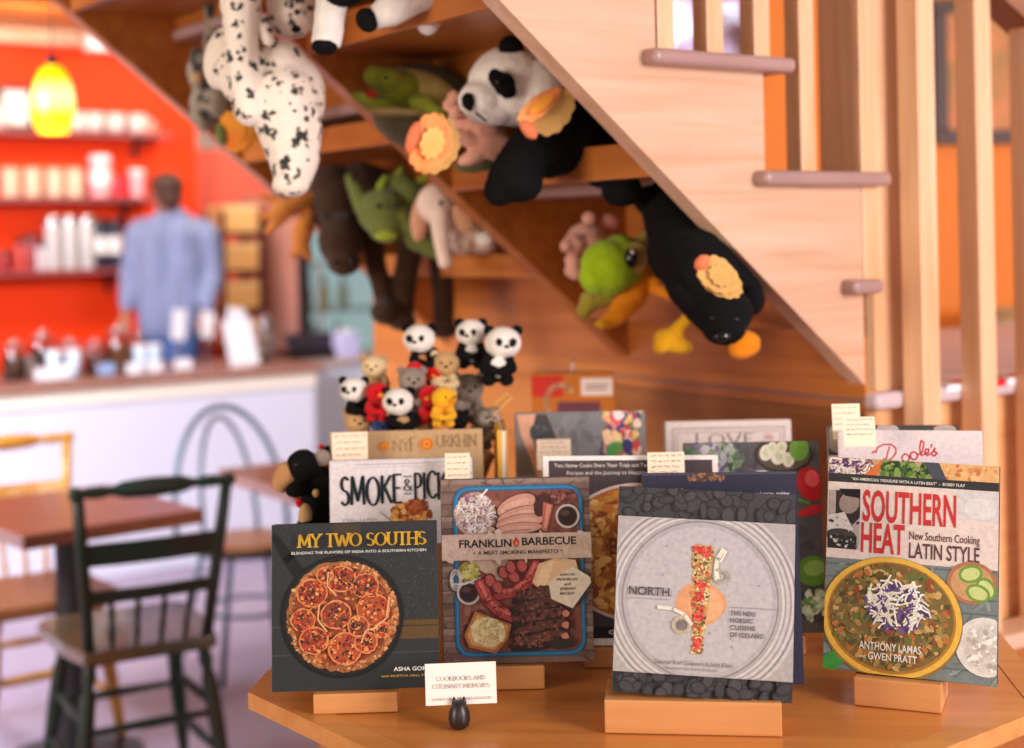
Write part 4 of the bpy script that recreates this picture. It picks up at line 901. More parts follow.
# --- Southern Heat
def art_heat(w, h):
    A = Art(w, h, 82, 162, 448, 655); A.rect(82, 162, 448, 655, (120, 128, 118))
    A.rect(82, 162, 448, 200, (190, 150, 110)); A.strands(inrect(86, 164, 180, 198), 90, (8, 22), 4, [(86, 50, 96), (214, 206, 196), (120, 80, 120), (232, 224, 214)])
    A.poly([(160, 200), (200, 162), (216, 162), (185, 202)], (206, 110, 50)); A.spray(inrect(200, 164, 310, 200), 130, (3, 9), [(90, 120, 52), (60, 92, 44), (128, 154, 76), (40, 66, 40)])
    A.poly([(310, 162), (448, 162), (448, 202), (330, 202)], (222, 170, 112)); A.spray(inrect(335, 166, 446, 200), 30, (3, 8), [(232, 186, 130), (206, 146, 88), (196, 120, 70)]); A.poly([(290, 162), (322, 162), (340, 202), (310, 202)], (70, 76, 84))
    A.rect(82, 200, 448, 220, (52, 50, 50)); A.text('"AN AMERICAN TREASURE WITH A LATIN BEAT"  -  BOBBY FLAY', 134, 378, 214, 6.5, (222, 214, 200), .015)
    A.rect(82, 220, 448, 398, (220, 202, 190)); A.rect(360, 222, 448, 290, (206, 200, 196)); A.ell(410, 262, 34, 24, (216, 210, 206), 22, 10)
    A.rect(84, 240, 154, 376, (170, 158, 148)); A.poly([(100, 240), (154, 236), (154, 300), (130, 330), (100, 300)], (52, 46, 44)); A.ell(130, 268, 22, 26, (150, 132, 120), 18, 20); A.poly([(106, 236), (154, 234), (154, 256), (120, 252)], (30, 28, 28)); A.poly([(84, 300), (120, 290), (140, 330), (84, 340)], (206, 196, 188)); A.ell(112, 345, 34, 16, (70, 64, 60), 20); A.rect(84, 345, 148, 376, (44, 42, 42)); A.spray(inrect(86, 300, 150, 372), 30, (2, 6), [(190, 180, 172), (60, 56, 54), (120, 110, 104)])
    A.text('SOUTHERN', 160, 360, 306, 70, (196, 52, 50), .022); A.text('HEAT', 158, 252, 378, 66, (196, 52, 50), .022)
    A.text('New Southern Cooking', 262, 410, 342, 18, (110, 70, 74), .01); A.text('LATIN STYLE', 262, 410, 384, 34, (92, 62, 68), .014)
    A.rect(82, 398, 448, 655, (116, 126, 122)); 
    for i in range(9): A.poly([(82, 410 + i * 30), (448, 400 + i * 32), (448, 404 + i * 32), (82, 414 + i * 30)], (94, 102, 100))
    A.spray(inrect(84, 400, 446, 653), 90, (6, 18), [(128, 140, 134), (104, 112, 110), (140, 148, 140)], (.15, .3))
    A.ell(395, 430, 52, 48, (170, 112, 78), 28); A.ell(395, 430, 44, 40, (196, 150, 104), 26); 
    for x, y, ro in ((392, 410, -20), (424, 440, 60), (408, 452, 20)): A.ell(x, y, 26, 20, (112, 150, 62), 20, ro); A.ell(x, y, 20, 14, (196, 206, 132), 18, ro)
    A.ell(425, 570, 62, 66, (214, 208, 196), 30); A.ell(428, 572, 52, 56, (206, 200, 190), 28); A.spray(inside(428, 572, 48, 50), 80, (4, 9), [(232, 228, 216), (196, 188, 174), (176, 166, 150)])
    A.poly([(82, 628), (118, 600), (140, 622), (110, 655), (82, 655)], (60, 140, 60))
    A.ell(226, 528, 152, 142, (150, 112, 44), 50); A.ell(226, 525, 150, 138, (222, 176, 72), 50); A.ell(226, 525, 138, 127, (170, 118, 44), 48); A.ell(226, 523, 133, 122, (120, 100, 56), 48)
    A.spray(inside(226, 523, 128, 118), 460, (4, 11), [(140, 116, 60), (160, 134, 74), (96, 84, 48), (176, 110, 56), (124, 112, 66), (196, 158, 96), (84, 72, 44), (150, 72, 44), (104, 112, 60), (190, 140, 66)])
    A.spray(inside(240, 500, 62, 52), 150, (5, 13), [(92, 66, 116), (70, 50, 96), (112, 88, 134)], (.3, .6)); A.strands(inside(238, 495, 66, 56), 130, (16, 40), 4, [(240, 236, 222), (222, 216, 198), (228, 224, 190), (104, 78, 128)])
    A.text('ANTHONY LAMAS', 160, 292, 600, 17, (236, 232, 222), .005); A.text('and', 160, 174, 620, 7, (236, 232, 222)); A.text('GWEN PRATT', 180, 284, 622, 16, (236, 232, 222), .005)
    return A
book('cookbook with tall red title over a yellow bowl of stew, at the right end', art_heat, 832, 985, 461.5, 1.955, -22, 9, 1.2, .026, .90, (206, 190, 178), (48, 26, 44), sw=.115, sb='wooden block stand under the stew bowl cookbook at the right end', sdx=-.014)
# --- Smoke & Pickles
def art_smoke(w, h):
    A = Art(w, h, 60, 305, 720, 1160); A.rect(60, 305, 720, 1160, (216, 206, 206)); A.rect(60, 305, 720, 312, (200, 190, 190))
    A.rect(180, 326, 480, 329, (150, 142, 144)); A.rect(490, 324, 640, 327, (150, 142, 144)); A.rect(190, 340, 470, 342, (170, 162, 164))
    A.spray(inside(430, 565, 88, 50), 220, (7, 20), [(196, 122, 56), (176, 94, 40), (216, 150, 78), (140, 68, 30), (226, 170, 96)]); A.spray(inside(460, 530, 46, 34), 80, (6, 16), [(150, 70, 34), (126, 54, 28), (176, 92, 46)]); A.ell(350, 600, 30, 12, (206, 190, 70), 16, -30)
    A.line([(290, 550), (350, 600)], 4, (120, 116, 116)); A.rect(60, 700, 720, 1160, (150, 100, 60))
    A.serif('SMOKE', 110, 392, 512, 132, (38, 46, 52), .2, .075, .0, .05, .08); A.serif('&', 400, 440, 455, 54, (38, 46, 52), .12, .07, 0); A.rect(402, 386, 438, 391, (38, 46, 52)); A.rect(402, 466, 438, 471, (38, 46, 52))
    A.serif('PICKLES', 450, 712, 492, 124, (38, 46, 52), .2, .075, .0, .05, .08)
    A.serif('EDWARD', 118, 280, 632, 52, (96, 92, 96), .05, .04, .02, 0, .12)
    return A
book('white cookbook with big black hand lettering behind the dark tart cookbook', art_smoke, 331, 474, 459, 2.20, -1, 7, -.6, .03, .89, (104, 98, 96), sw=.1, sb='wooden stand hidden behind the dark tart cookbook')
# --- tan book with orange discs
def art_tan(w, h):
    A = Art(w, h, 60, 160, 840, 1200); A.rect(60, 160, 840, 1200, (190, 154, 112))
    A.serif('R', 196, 238, 272, 60, (126, 100, 60), .08, .05, .06); A.serif('NY', 382, 466, 272, 60, (126, 100, 60), .07, .05, .06); A.serif('F', 468, 500, 274, 74, (126, 100, 60), .08, .05, .06); A.serif('URKHIN', 606, 812, 256, 64, (120, 96, 62), .06, .05, .06)
    for x, y, r in ((338, 244, 25), (556, 238, 34)): A.ell(x, y, r + 6, r + 6, (206, 160, 90), 20); A.ell(x, y, r, r, (206, 106, 36), 22); A.ell(x, y, r * .6, r * .6, (236, 148, 50), 18); A.ell(x, y, r * .3, r * .3, (190, 90, 30), 14)
    return A
book('tan book with two orange discs among its letters below the small soft toys', art_tan, 331, 483, 431, 2.36, -1, 6, -.4, .028, .89, (176, 140, 100), sw=.1, sb='wooden stand behind the white pickle cookbook')
# --- thin yellow spine and cream companion
yb = U(502, 430, 2.40); k = thing('paperback_book', 'thin book with a yellow edge seen side-on left of the grey sleeve cookbook', 'book', Vector((yb.x, 2.40, TT)), .05)
hh = yb.z - TT
bm = NB(); box(bm, -.0085, -.0005, 0, .15, 0.0005, hh, .001); box(bm, .0065, .0085, 0, .15, 0.0005, hh, .0008); box(bm, -.0085, .0085, .147, .15, .0005, hh, .0005); ob('cover', bm, mat('yellow_card', (224, 164, 50), .5), k)
bm = NB(); box(bm, -.0005, .0065, .002, .147, .003, hh - .002); ob('pages', bm, PAPER, k)
# --- grey book with bare arms and floral shirt
def art_arms(w, h):
    A = Art(w, h, 165, 250, 775, 900); A.rect(165, 250, 775, 900, (128, 126, 126)); A.spray(inrect(330, 255, 600, 520), 60, (10, 34), [(136, 134, 134), (120, 118, 118), (112, 110, 112)])
    A.poly([(172, 256), (262, 256), (300, 420), (300, 560), (250, 460), (190, 330)], (222, 168, 140)); A.poly([(262, 256), (312, 256), (370, 372), (270, 420), (240, 330)], (74, 66, 64)); A.ell(280, 330, 46, 40, (70, 76, 78), 18, 0, .15); A.spray(inside(280, 332, 40, 34), 30, (4, 10), [(92, 98, 98), (52, 56, 58)])
    A.poly([(620, 250), (760, 250), (710, 440), (548, 440), (570, 360)], (92, 86, 106)); A.spray(lambda: (R.uniform(590, 740), R.uniform(255, 425)), 190, (8, 22), [(200, 70, 70), (224, 140, 130), (70, 70, 120), (232, 190, 120), (80, 130, 76), (232, 200, 180), (190, 60, 80)])
    for x, y, c in ((640, 272, (222, 90, 100)), (640, 350, (240, 206, 150)), (596, 345, (240, 200, 160)), (615, 400, (76, 150, 80)), (690, 380, (60, 60, 110)), (650, 262, (240, 220, 210)), (640, 385, (90, 150, 70))): A.ell(x, y, 30, 24, c, 12, R.uniform(0, 90), .2)
    A.ell(610, 436, 44, 22, (190, 130, 104), 16)
    return A
book('grey cookbook showing a bare arm and a flowered sleeve in the back row', art_arms, 515, 645, 412, 2.52, 0, 5, 0, .024, .89, (70, 68, 66), sw=.1, sb='wooden stand of the grey sleeve cookbook in the back row')
# --- pie book
def art_pie(w, h):
    A = Art(w, h, 0, 0, 620, 820); A.rect(0, 0, 620, 820, (236, 226, 220)); A.rect(20, 20, 600, 740, (74, 62, 64)); A.rect(20, 740, 600, 790, (34, 32, 36))
    A.text('Two Home Cooks Share Their Trials and Two Wheat Free', 40, 470, 50, 17, (232, 222, 214), .0); A.text('Recipes and the Journey to Happiness in the Kitchen', 84, 500, 82, 16, (226, 216, 208), .0)
    A.ell(330, 420, 286, 300, (210, 190, 176), 56); A.ell(330, 420, 274, 288, (176, 100, 44), 56); A.spray(inside(330, 420, 262, 276), 620, (8, 26), [(214, 150, 66), (196, 122, 50), (226, 170, 90), (168, 90, 38), (206, 138, 58), (236, 186, 108), (150, 76, 34)])
    A.text('BY', 232, 300, 430, 70, (110, 60, 26), .02); A.text('GRAIN & GLUTEN FREE', 224, 590, 772, 18, (226, 220, 214), .02)
    return A
book('dark cookbook with a golden round pie and script lines, between barbecue and plate books', art_pie, 541, 716, 456, 2.17, -1, 8, .6, .024, .89, (150, 170, 70), (60, 52, 54), sw=.15, sb='long wooden stand behind the barbecue tray cookbook')
# --- navy book behind North
def art_navy(w, h):
    A = Art(w, h, 60, 228, 483, 760); A.rect(60, 228, 483, 760, (44, 42, 62)); A.rect(60, 228, 483, 234, (70, 66, 84))
    A.spray(inside(160, 290, 56, 20), 80, (3, 8), [(120, 84, 60), (150, 106, 76), (84, 58, 46)]); A.spray(inside(235, 240, 54, 10), 50, (3, 8), [(120, 84, 60), (150, 106, 76), (84, 58, 46)])
    A.text('Baking with whole & sprouted grains, making', 228, 462, 287, 8.5, (214, 206, 204), .01)
    return A
book('navy baking book standing close behind the grey plate cookbook', art_navy, 643, 796, 473, 1.97, -3, 8, 0, .02, .89, (44, 42, 62), sw=.1, sb='wooden stand behind the grey plate cookbook')
# --- vegetables book
def art_veg(w, h):
    A = Art(w, h, 140, 134, 556, 672); A.rect(140, 134, 556, 672, (88, 84, 86)); A.spray(inrect(142, 136, 554, 670), 120, (8, 30), [(96, 92, 94), (80, 76, 80), (74, 70, 74)])
    A.spray(inside(228, 180, 90, 44), 260, (6, 18), [(120, 140, 110), (90, 116, 80), (150, 160, 140), (176, 176, 170), (120, 96, 130), (70, 92, 64)]); A.line([(190, 150), (235, 225)], 6, (180, 160, 190)); A.line([(280, 140), (235, 225)], 5, (170, 160, 180))
    A.ell(446, 170, 90, 52, (60, 52, 46), 32); A.ell(446, 170, 82, 45, (92, 80, 66), 30)
    for x, y, r in ((392, 165, 20), (430, 175, 22), (460, 186, 18), (410, 152, 16), (440, 150, 16)): A.ell(x, y, r, r * 1.2, (226, 216, 196), 18, R.uniform(0, 60)); A.ell(x, y, r * .5, r * .6, (196, 206, 160), 12)
    A.ell(494, 156, 30, 34, (110, 160, 60), 20, 20)
    A.ell(524, 256, 40, 50, (190, 34, 40), 24, -20); A.ell(530, 240, 22, 24, (226, 90, 90), 16); A.line([(486, 300), (520, 310)], 9, (90, 140, 60)); A.ell(526, 330, 46, 14, (196, 44, 48), 18, -14)
    A.ell(522, 500, 50, 42, (96, 140, 50), 24, -8); A.ell(526, 492, 34, 22, (140, 176, 84), 18, -8); A.ell(520, 596, 48, 48, (70, 66, 70), 26); A.spray(inside(520, 592, 42, 42), 70, (6, 13), [(150, 180, 120), (196, 210, 170), (110, 150, 80), (220, 226, 200)]); A.ell(375, 224, 24, 10, (196, 188, 180), 14)
    return A
book('vegetable cookbook with red pepper and green gourds on slate, right of the plate cookbook', art_veg, 685, 819, 442.5, 2.22, -1, 7, 0, .022, .89, (96, 92, 94), sw=.14, sb='wooden stand below the vegetable cookbook')
# --- LOVE book
def art_love(w, h):
    A = Art(w, h, 80, 64, 472, 560); A.rect(80, 64, 472, 560, (222, 206, 198)); 
    for k, c in ((22, (150, 130, 124)), (34, (180, 160, 150))): A.line([(80 + k, 560), (80 + k, 64 + k), (472 - k, 64 + k), (472 - k, 560)], 4, c)
    A.serif('LOVE', 172, 356, 140, 36, (92, 70, 66), .16, .06, .1, 0, .16); A.serif('&', 380, 416, 138, 32, (190, 160, 156), .1, .06, 0); A.ell(404, 116, 12, 8, (206, 160, 156), 10)
    return A
book('cream book with a thin border and grey title in the back row', art_love, 665.5, 791, 421, 2.55, 0, 5, 0, .022, .89, (206, 190, 182), sw=.1, sb='wooden stand of the cream bordered book in the back row')
# --- Doole's, and the photo book behind it
def art_doole(w, h):
    A = Art(w, h, 96, 96, 410, 560); A.rect(96, 96, 410, 560, (222, 208, 206)); r = (204, 40, 56)
    def S(P, wd=3.4): A.line(P, wd, r)
    S([(208, 132), (200, 160), (190, 166), (196, 158)]); S([(178, 146), (182, 134), (196, 127), (212, 127), (222, 134), (222, 146), (212, 158), (198, 165), (190, 167)])
    for x, y in ((243, 156), (261, 151)): S(arc(x, y, 8, 8.5, 0, 360, 12)); 
    S([(251, 153), (255, 150)]); S([(268, 150), (280, 142), (284, 122), (278, 118), (274, 134), (277, 150), (284, 148)]); S([(284, 148), (293, 143), (294, 136), (288, 136), (285, 144), (290, 150), (298, 146)]); S([(301, 126), (299, 132)]); S([(300, 146), (308, 134), (304, 140), (312, 145), (306, 151), (300, 149)])
    S([(170, 146), (176, 142)])
    A.text('CLASSIC SOUTHERN RECIPES', 180, 330, 190, 7, (120, 96, 96)); A.ell(253, 300, 100, 70, (196, 150, 110), 30)
    return A
book('pale cookbook with a red script title behind the stew bowl cookbook', art_doole, 842.5, 979, 431, 2.13, -12, 7, 0, .024, .89, (222, 210, 204), sw=.1, sb='wooden stand behind the stew bowl cookbook')
def art_photo(w, h):
    A = Art(w, h, 66, 80, 360, 560); A.rect(66, 80, 360, 560, (70, 64, 60)); A.ell(84, 110, 24, 34, (150, 132, 116), 18); A.ell(200, 90, 26, 14, (190, 180, 170), 16); A.ell(330, 90, 26, 12, (176, 160, 150), 14); A.rect(66, 150, 100, 200, (206, 196, 186)); A.rect(66, 200, 110, 340, (160, 130, 100)); A.spray(inrect(66, 170, 110, 330), 60, (3, 9), [(180, 140, 100), (60, 54, 52), (206, 196, 180), (150, 90, 50)])
    return A
book('black and white photo book peeking out behind the pale red script cookbook', art_photo, 831, 957, 426, 2.22, -6, 6, 0, .022, .89, (54, 50, 52), sw=.1, sb='wooden stand behind the pale red script cookbook')
# ------------------------------------------------------------------ handwritten note cards tucked behind books
def note(lb, x0, y0, x1, y1, D, rz=0, pal=(150, 120, 100), tilt=8, col=(236, 214, 186), rows=4):
    c = U((x0 + x1) / 2, y1, D); s = D / F; w, h = (x1 - x0) * s, (y1 - y0) * s + .02
    k = thing('note_card', lb, 'card', c - Vector((0, 0, .02)), 0, 'handwritten note cards on the books', (-math.radians(tilt), math.radians(rz), 0))
    bm = NB(); box(bm, -w / 2, w / 2, 0, .0006, 0, h); ob('card', bm, mat('note_paper', col, .7), k)
    A = Art(w, h, 0, 0, 100, 100 * h / w); H_ = 100 * h / w; A.z = .0002; A.bound = True
    for r in range(rows):
        y = H_ * (.10 + .16 * r); x = 10
        while x < 84:
            L = R.uniform(8, 22); P = [(x + L * i / 7, y + R.uniform(-2.4, 2.4)) for i in range(8)]
            A.line([(min(a, 92), b) for a, b in P], 1.5, pal); x += L + 5
    A.make('handwriting', k)
note('handwritten note card at the left over the tan book', 332, 432.5, 368, 459, 2.355, -1)
note('small handwritten note card at the corner of the white pickle cookbook', 445, 453.5, 470, 478, 2.19, 0, (90, 70, 60))
note('handwritten note card in front of the flowered sleeve cookbook', 537, 439.5, 571, 458, 2.49, 0)
note('handwritten note card above the dark pie cookbook beside the vegetable cookbook', 648, 452.5, 685, 473, 2.185, 0)
note('upper handwritten note card of the two above the pale red script cookbook', 833, 404, 861, 426, 2.215, 0)
note('lower handwritten note card of the two above the pale red script cookbook', 844, 417, 876, 433, 2.125, 0)
# ------------------------------------------------------------------ sign card in its dark holder
hp = U(459.5, 727, 1.905); hp.z = TT
sg = thing('card_holder', 'small dark egg-shaped card holder standing on the table front', 'card holder', hp, math.radians(2))
bm = NB(); lathe(bm, [(.007, 0), (.0125, .004), (.0145, .012), (.0135, .022), (.0095, .032), (.006, .036)], n=20); ob('body', bm, mat('iron_dark', (46, 38, 38), .35, .3), sg, True)
for sx in (-1, 1):
    bm = NB(); lathe(bm, [(.0035, .028), (.003, .036), (.0008, .0415)], (sx * .0065, 0.0, 0), 10); ob('prong', bm, MATS['iron_dark'], sg, True)
c = thing('sign_card', 'small white sign card reading COOKBOOKS AND CULINARY MEMOIRS', 'sign', hp + Vector((.003, .004, .030)), math.radians(2), None, (-math.radians(4), math.radians(-.6), math.radians(2)))
cw, chh = 71 * 1.91 / F, 41 * 1.91 / F
bm = NB(); box(bm, -cw / 2, cw / 2, 0, .0008, 0, chh); ob('card', bm, mat('sign_paper', (238, 226, 216), .6), c)
A = Art(cw, chh, 38, 120, 402, 330); A.z = .0002
A.serif('COOKBOOKS AND', 94, 346, 207, 20, (70, 58, 58), .11, .07, .1); A.serif('CULINARY MEMOIRS', 74, 368, 244, 20, (70, 58, 58), .11, .07, .1); A.text('SHARED CULTURES AND COOKERIES', 70, 376, 303, 11, (120, 104, 100))
A.make('lettering', c)
# ------------------------------------------------------------------ soft toys
def plushm(name, c, c2=None, sc=30, var=.18): return mat(name, c, .95, var=var, c2=c2, vscale=sc, sheen=.12, bump=.7, bscale=330, spec=.15)
P_WHITE = plushm('plush_white', (244, 234, 222)); P_BLACK = mat('plush_black', (22, 20, 21), .95, spec=.08, bump=.7, bscale=330); P_PINK = plushm('plush_pink', (238, 174, 150)); P_GREEN = plushm('plush_green', (154, 164, 50))
P_LIME = plushm('plush_lime', (168, 200, 28)); P_ORNG = plushm('plush_orange', (240, 140, 20)); P_YEL = plushm('plush_yellow', (246, 178, 30)); P_BRN = plushm('plush_brown', (66, 42, 26)); P_TAN = plushm('plush_tan', (198, 156, 104)); P_RED = plushm('plush_red', (206, 12, 24)); P_GREY = plushm('plush_grey', (150, 132, 118)); P_ELE = plushm('plush_elephant', (246, 214, 192)); P_OLIVE = plushm('plush_olive', (112, 116, 56)); P_SHELL = plushm('plush_shell', (88, 88, 58), (64, 66, 48), 14); P_FELT = plushm('felt_rust', (206, 124, 54))
EYE_ = mat('toy_eye', (10, 8, 8), .1); EYEW = mat('toy_eye_white', (240, 236, 224), .2)
def spotted(name, base, spot, sc, th, soft=.02, stretch=(1, 1, 1)):
    m = bpy.data.materials.new(name); m.use_nodes = True; nt = m.node_tree; b = nt.nodes['Principled BSDF']; L = nt.links.new
    tc = nt.nodes.new('ShaderNodeTexCoord'); n = nt.nodes.new('ShaderNodeTexNoise'); n.inputs['Scale'].default_value = sc * 1.6
    mp = nt.nodes.new('ShaderNodeMapping'); mp.inputs['Scale'].default_value = stretch; L(tc.outputs['Object'], mp.inputs['Vector'])
    mx = nt.nodes.new('ShaderNodeMix'); mx.data_type = 'RGBA'; mx.blend_type = 'LINEAR_LIGHT'; mx.inputs[0].default_value = .016
    L(mp.outputs[0], n.inputs['Vector']); L(mp.outputs[0], mx.inputs[6]); L(n.outputs['Color'], mx.inputs[7])
    v = nt.nodes.new('ShaderNodeTexVoronoi'); v.inputs['Scale'].default_value = sc; L(mx.outputs[2], v.inputs['Vector'])
    sx = nt.nodes.new('ShaderNodeSeparateColor'); L(v.outputs['Color'], sx.inputs[0])
    ml = nt.nodes.new('ShaderNodeMath'); ml.operation = 'MULTIPLY'; ml.operation = 'MULTIPLY_ADD'; ml.inputs[1].default_value = th; ml.inputs[2].default_value = .22; L(sx.outputs[0], ml.inputs[0])
    sb = nt.nodes.new('ShaderNodeMath'); sb.operation = 'SUBTRACT'; L(v.outputs['Distance'], sb.inputs[0]); L(ml.outputs[0], sb.inputs[1])
    r = nt.nodes.new('ShaderNodeMapRange'); r.inputs[1].default_value = 0; r.inputs[2].default_value = soft * 4; L(sb.outputs[0], r.inputs[0])
    cm = nt.nodes.new('ShaderNodeMix'); cm.data_type = 'RGBA'; cm.inputs[6].default_value = lin(spot) + (1,); cm.inputs[7].default_value = lin(base) + (1,); L(r.outputs[0], cm.inputs[0])
    L(cm.outputs[2], b.inputs['Base Color']); b.inputs['Roughness'].default_value = .95; b.inputs['Sheen Weight'].default_value = .3
    return m
P_SPOT = spotted('plush_dalmatian', (238, 222, 204), (44, 44, 38), 40, .15); P_LEOP = spotted('plush_leopard', (140, 122, 98), (48, 44, 34), 34, .36)
def toy(name, lb, D, base, cat='soft toy', grp=None):
    org = U(base[0], base[1], D); o = thing(name, lb, cat, org, 0, grp); return o, PX(D, org)
def dot(q, par, nm, px, py, dd, r, m, ry=None): q.e(px, py, dd, r, ry or r); ob(nm, q.bm, m, par, True); q.bm = NB()
# big panda on the upper right shelf
t, q = toy('panda_toy', 'large plush panda lying on the upper shelf with its head turned left', 2.62, (545, 190))
q.e(512, 86, 0, 45, 41, 42).e(537, 92, .0, 36, 40, 40).e(482, 100, -.03, 24, 20, 26).e(492, 112, -.02, 26, 14, 24); q.done('head', P_WHITE, t)
q.c((572, 108, .06, 32), (592, 140, .10, 34), (604, 165, .14, 26)).c((552, 128, .0, 26), (530, 152, -.03, 26), (512, 176, -.05, 24), (500, 190, -.05, 17)).e(516, 180, -.05, 27, 22, 26, 20).c((570, 140, .05, 34), (548, 150, .03, 30)).c((598, 160, .1, 20), (612, 172, .03, 19), (621, 188, .0, 18)).e(622, 190, -.01, 21, 17, 20); q.done('body', P_BLACK, t)
for x, y, d, nm in ((511, 47, -.04, 'ear'), (548, 56, .09, 'ear')): q.e(x, y, d, 13, 12, 8); q.done(nm, P_BLACK, t)
q.e(504, 84, -.088, 11, 12, 7, 20).e(496, 78, -.09, 8, 10, 6, -20).e(508, 92, -.08, 9, 7, 6); q.done('eye_patch', P_BLACK, t); dot(q, t, 'eye', 498, 82, -.106, 3, EYE_); q.e(468, 101, -.072, 7, 8.5, 8).e(470, 108, -.07, 3, 5, 5); q.done('nose', P_BLACK, t)
q.c((476, 113, -.072, 1.4), (486, 121, -.078, 1.4)); q.done('mouth', P_BLACK, t, .0016, 0, 1)
for x in (502, 511, 523): q.e(x, 198, -.06, 5, 4, 4)
q.done('claws', plushm('plush_claw', (70, 64, 60)), t)
# scalloped wings of the butterfly toys
def wing(name, lb, D, c, w, h, rot, m1, m2, mspot, yaw=.3, fh=1, mid=None):
    org = U(c[0], c[1], D); t = thing(name, lb, 'soft toy', org)
    s = D / F
    Mx = Matrix.Rotation(yaw, 4, 'Z') @ Matrix.Rotation(math.radians(rot), 4, 'Y')
    for k, (m, yo, sc) in enumerate(((m1, 0, 1), (m2, .014, 1.02))):
        bm = NB(); pts = []
        for i in range(64):
            a = 2 * math.pi * i / 64; rr = (.95 + .10 * abs(math.sin(a * 6)))
            pts.append((w / 2 * s * rr * math.cos(a) * sc + (k * 7 * s), h / 2 * s * rr * math.sin(a) * sc * (1 - .2 * math.cos(a)) * (fh if k == 0 else 1) + (0 if k or fh == 1 else h * .3 * s)))
        prism(bm, pts, lambda u, v, w_: Vector((u, w_, v)), yo - .004, yo + .004)
        for v in bm.verts: v.co.y += .9 * (v.co.x ** 2 + v.co.z ** 2) * (1 if k == 0 else -.3) / .05 * .05 * 4; v.co = Mx @ v.co
        ob('front_wing' if k == 0 else 'back_wing', bm, m, t)
    bm = NB()
    for i in range(40):
        a = 2 * math.pi * i / 40; rr = .55 * (.9 + .2 * abs(math.sin(a * 5)))
        bm.verts.new(Mx @ Vector((w / 2 * s * rr * math.cos(a), -.0065, h / 2 * s * rr * math.sin(a) * fh + (0 if fh == 1 else h * .3 * s))))
    bm.faces.new(bm.verts[:]); g = bmesh.ops.extrude_face_region(bm, geom=bm.faces[:]); bmesh.ops.translate(bm, vec=(0, .003, 0), verts=[v for v in g['geom'] if isinstance(v, bmesh.types.BMVert)])
    ob('wing_spot', bm, mid or m2, t)
    bm = NB(); sph(bm, Mx @ Vector((-w * .46 * s, .005, 0)), (.012, .012, h * .3 * s), (0, math.radians(rot), 0)); ob('body', bm, mspot, t, True)
    return t
W_OR = mat('wing_peach', (246, 172, 104), .8, c2=(248, 140, 72), vscale=22); W_YE = mat('wing_yellow', (240, 196, 116), .8, c2=(226, 170, 84), vscale=18); W_VE = mat('wing_pink', (226, 120, 76), .8); W_TN = mat('wing_tan', (214, 170, 96), .8, c2=(196, 146, 76), vscale=18); W_GO = mat('wing_gold', (244, 176, 50), .8, c2=(246, 130, 40), vscale=16)
wing('butterfly_toy', 'orange scalloped butterfly toy leaning by the large panda\'s cheek', 2.46, (548, 114), 54, 40, -38, W_OR, W_TN, W_VE, .25, .45, W_GO)
wing('butterfly_toy', 'peach scalloped butterfly toy below the green turtle puppet', 2.52, (432, 143), 42, 58, 18, W_OR, W_TN, W_VE, .2, 1, W_YE)
wing('butterfly_toy', 'tan scalloped butterfly toy on the black bear of the lower shelf', 2.36, (719, 276), 46, 32, 40, W_TN, W_TN, W_VE, .15, 1, W_TN)
wing('butterfly_toy', 'golden butterfly toy hanging left of the spotted dog toy', 3.02, (236, 131), 32, 40, -12, W_GO, W_GO, P_OLIVE, .2)
# pink piglet between turtle and panda
t, q = toy('piglet_toy', 'pink plush piglet squeezed between the turtle puppet and the large panda', 2.66, (475, 165))
q.e(468, 118, .02, 20, 17, 17).e(456, 112, -.02, 8, 8, 9).e(486, 140, .0, 22, 20, 20).e(462, 138, -.03, 16, 8, 10, 20).e(476, 156, -.02, 20, 8, 12, -20).e(488, 128, -.04, 10, 9, 9).e(498, 148, -.03, 16, 14, 12).e(448, 105, .02, 6, 7, 5); q.done('body', P_PINK, t)
q.e(453, 98, .0, 7, 9, 4, 20); q.done('ear', P_PINK, t); q.e(478, 104, .04, 8, 10, 4, -20); q.done('ear', P_PINK, t); dot(q, t, 'eye', 462, 112, -.045, 1.8, EYE_)
q.e(478, 163, .0, 24, 9, 14, -8); q.done('foot', plushm('plush_moss', (96, 92, 60)), t)
# turtle puppet
t, q = toy('turtle_puppet', 'green turtle puppet with open mouth on the upper shelf', 2.78, (410, 150))
q.e(386, 80, 0, 20, 13, 20).e(374, 76, -.02, 11, 11, 14).e(398, 88, .02, 24, 18, 20).e(362, 97, -.03, 12, 6, 12, 12).e(378, 104, -.01, 20, 7, 18, 6).c((400, 94, .02, 16), (428, 100, .04, 17), (442, 106, .05, 12)); q.done('head', P_GREEN, t)
q.e(371, 94, -.045, 8, 4.5, 5, 10); q.done('mouth', plushm('plush_mouth', (186, 52, 36)), t)
q.e(386, 78, -.062, 5, 5.5, 4); q.done('eyelid', P_LIME, t); dot(q, t, 'eye', 385.5, 78, -.071, 2.6, EYE_)
q.e(424, 104, -.02, 17, 10, 12, 12).e(436, 110, -.03, 14, 7, 10, 20); q.done('flipper', P_GREEN, t)
q.e(430, 100, .10, 52, 36, 40, 18); q.done('shell', P_SHELL, t)
q.e(416, 94, .045, 46, 25, 22, 16).e(396, 112, -.005, 34, 5, 26, 4); q.done('shell_rim', plushm('plush_rim', (206, 186, 112)), t)
q.e(408, 128, .04, 37, 20, 30, 22).e(424, 142, .05, 24, 12, 20, 30); q.done('belly', plushm('plush_belly', (120, 112, 84)), t)
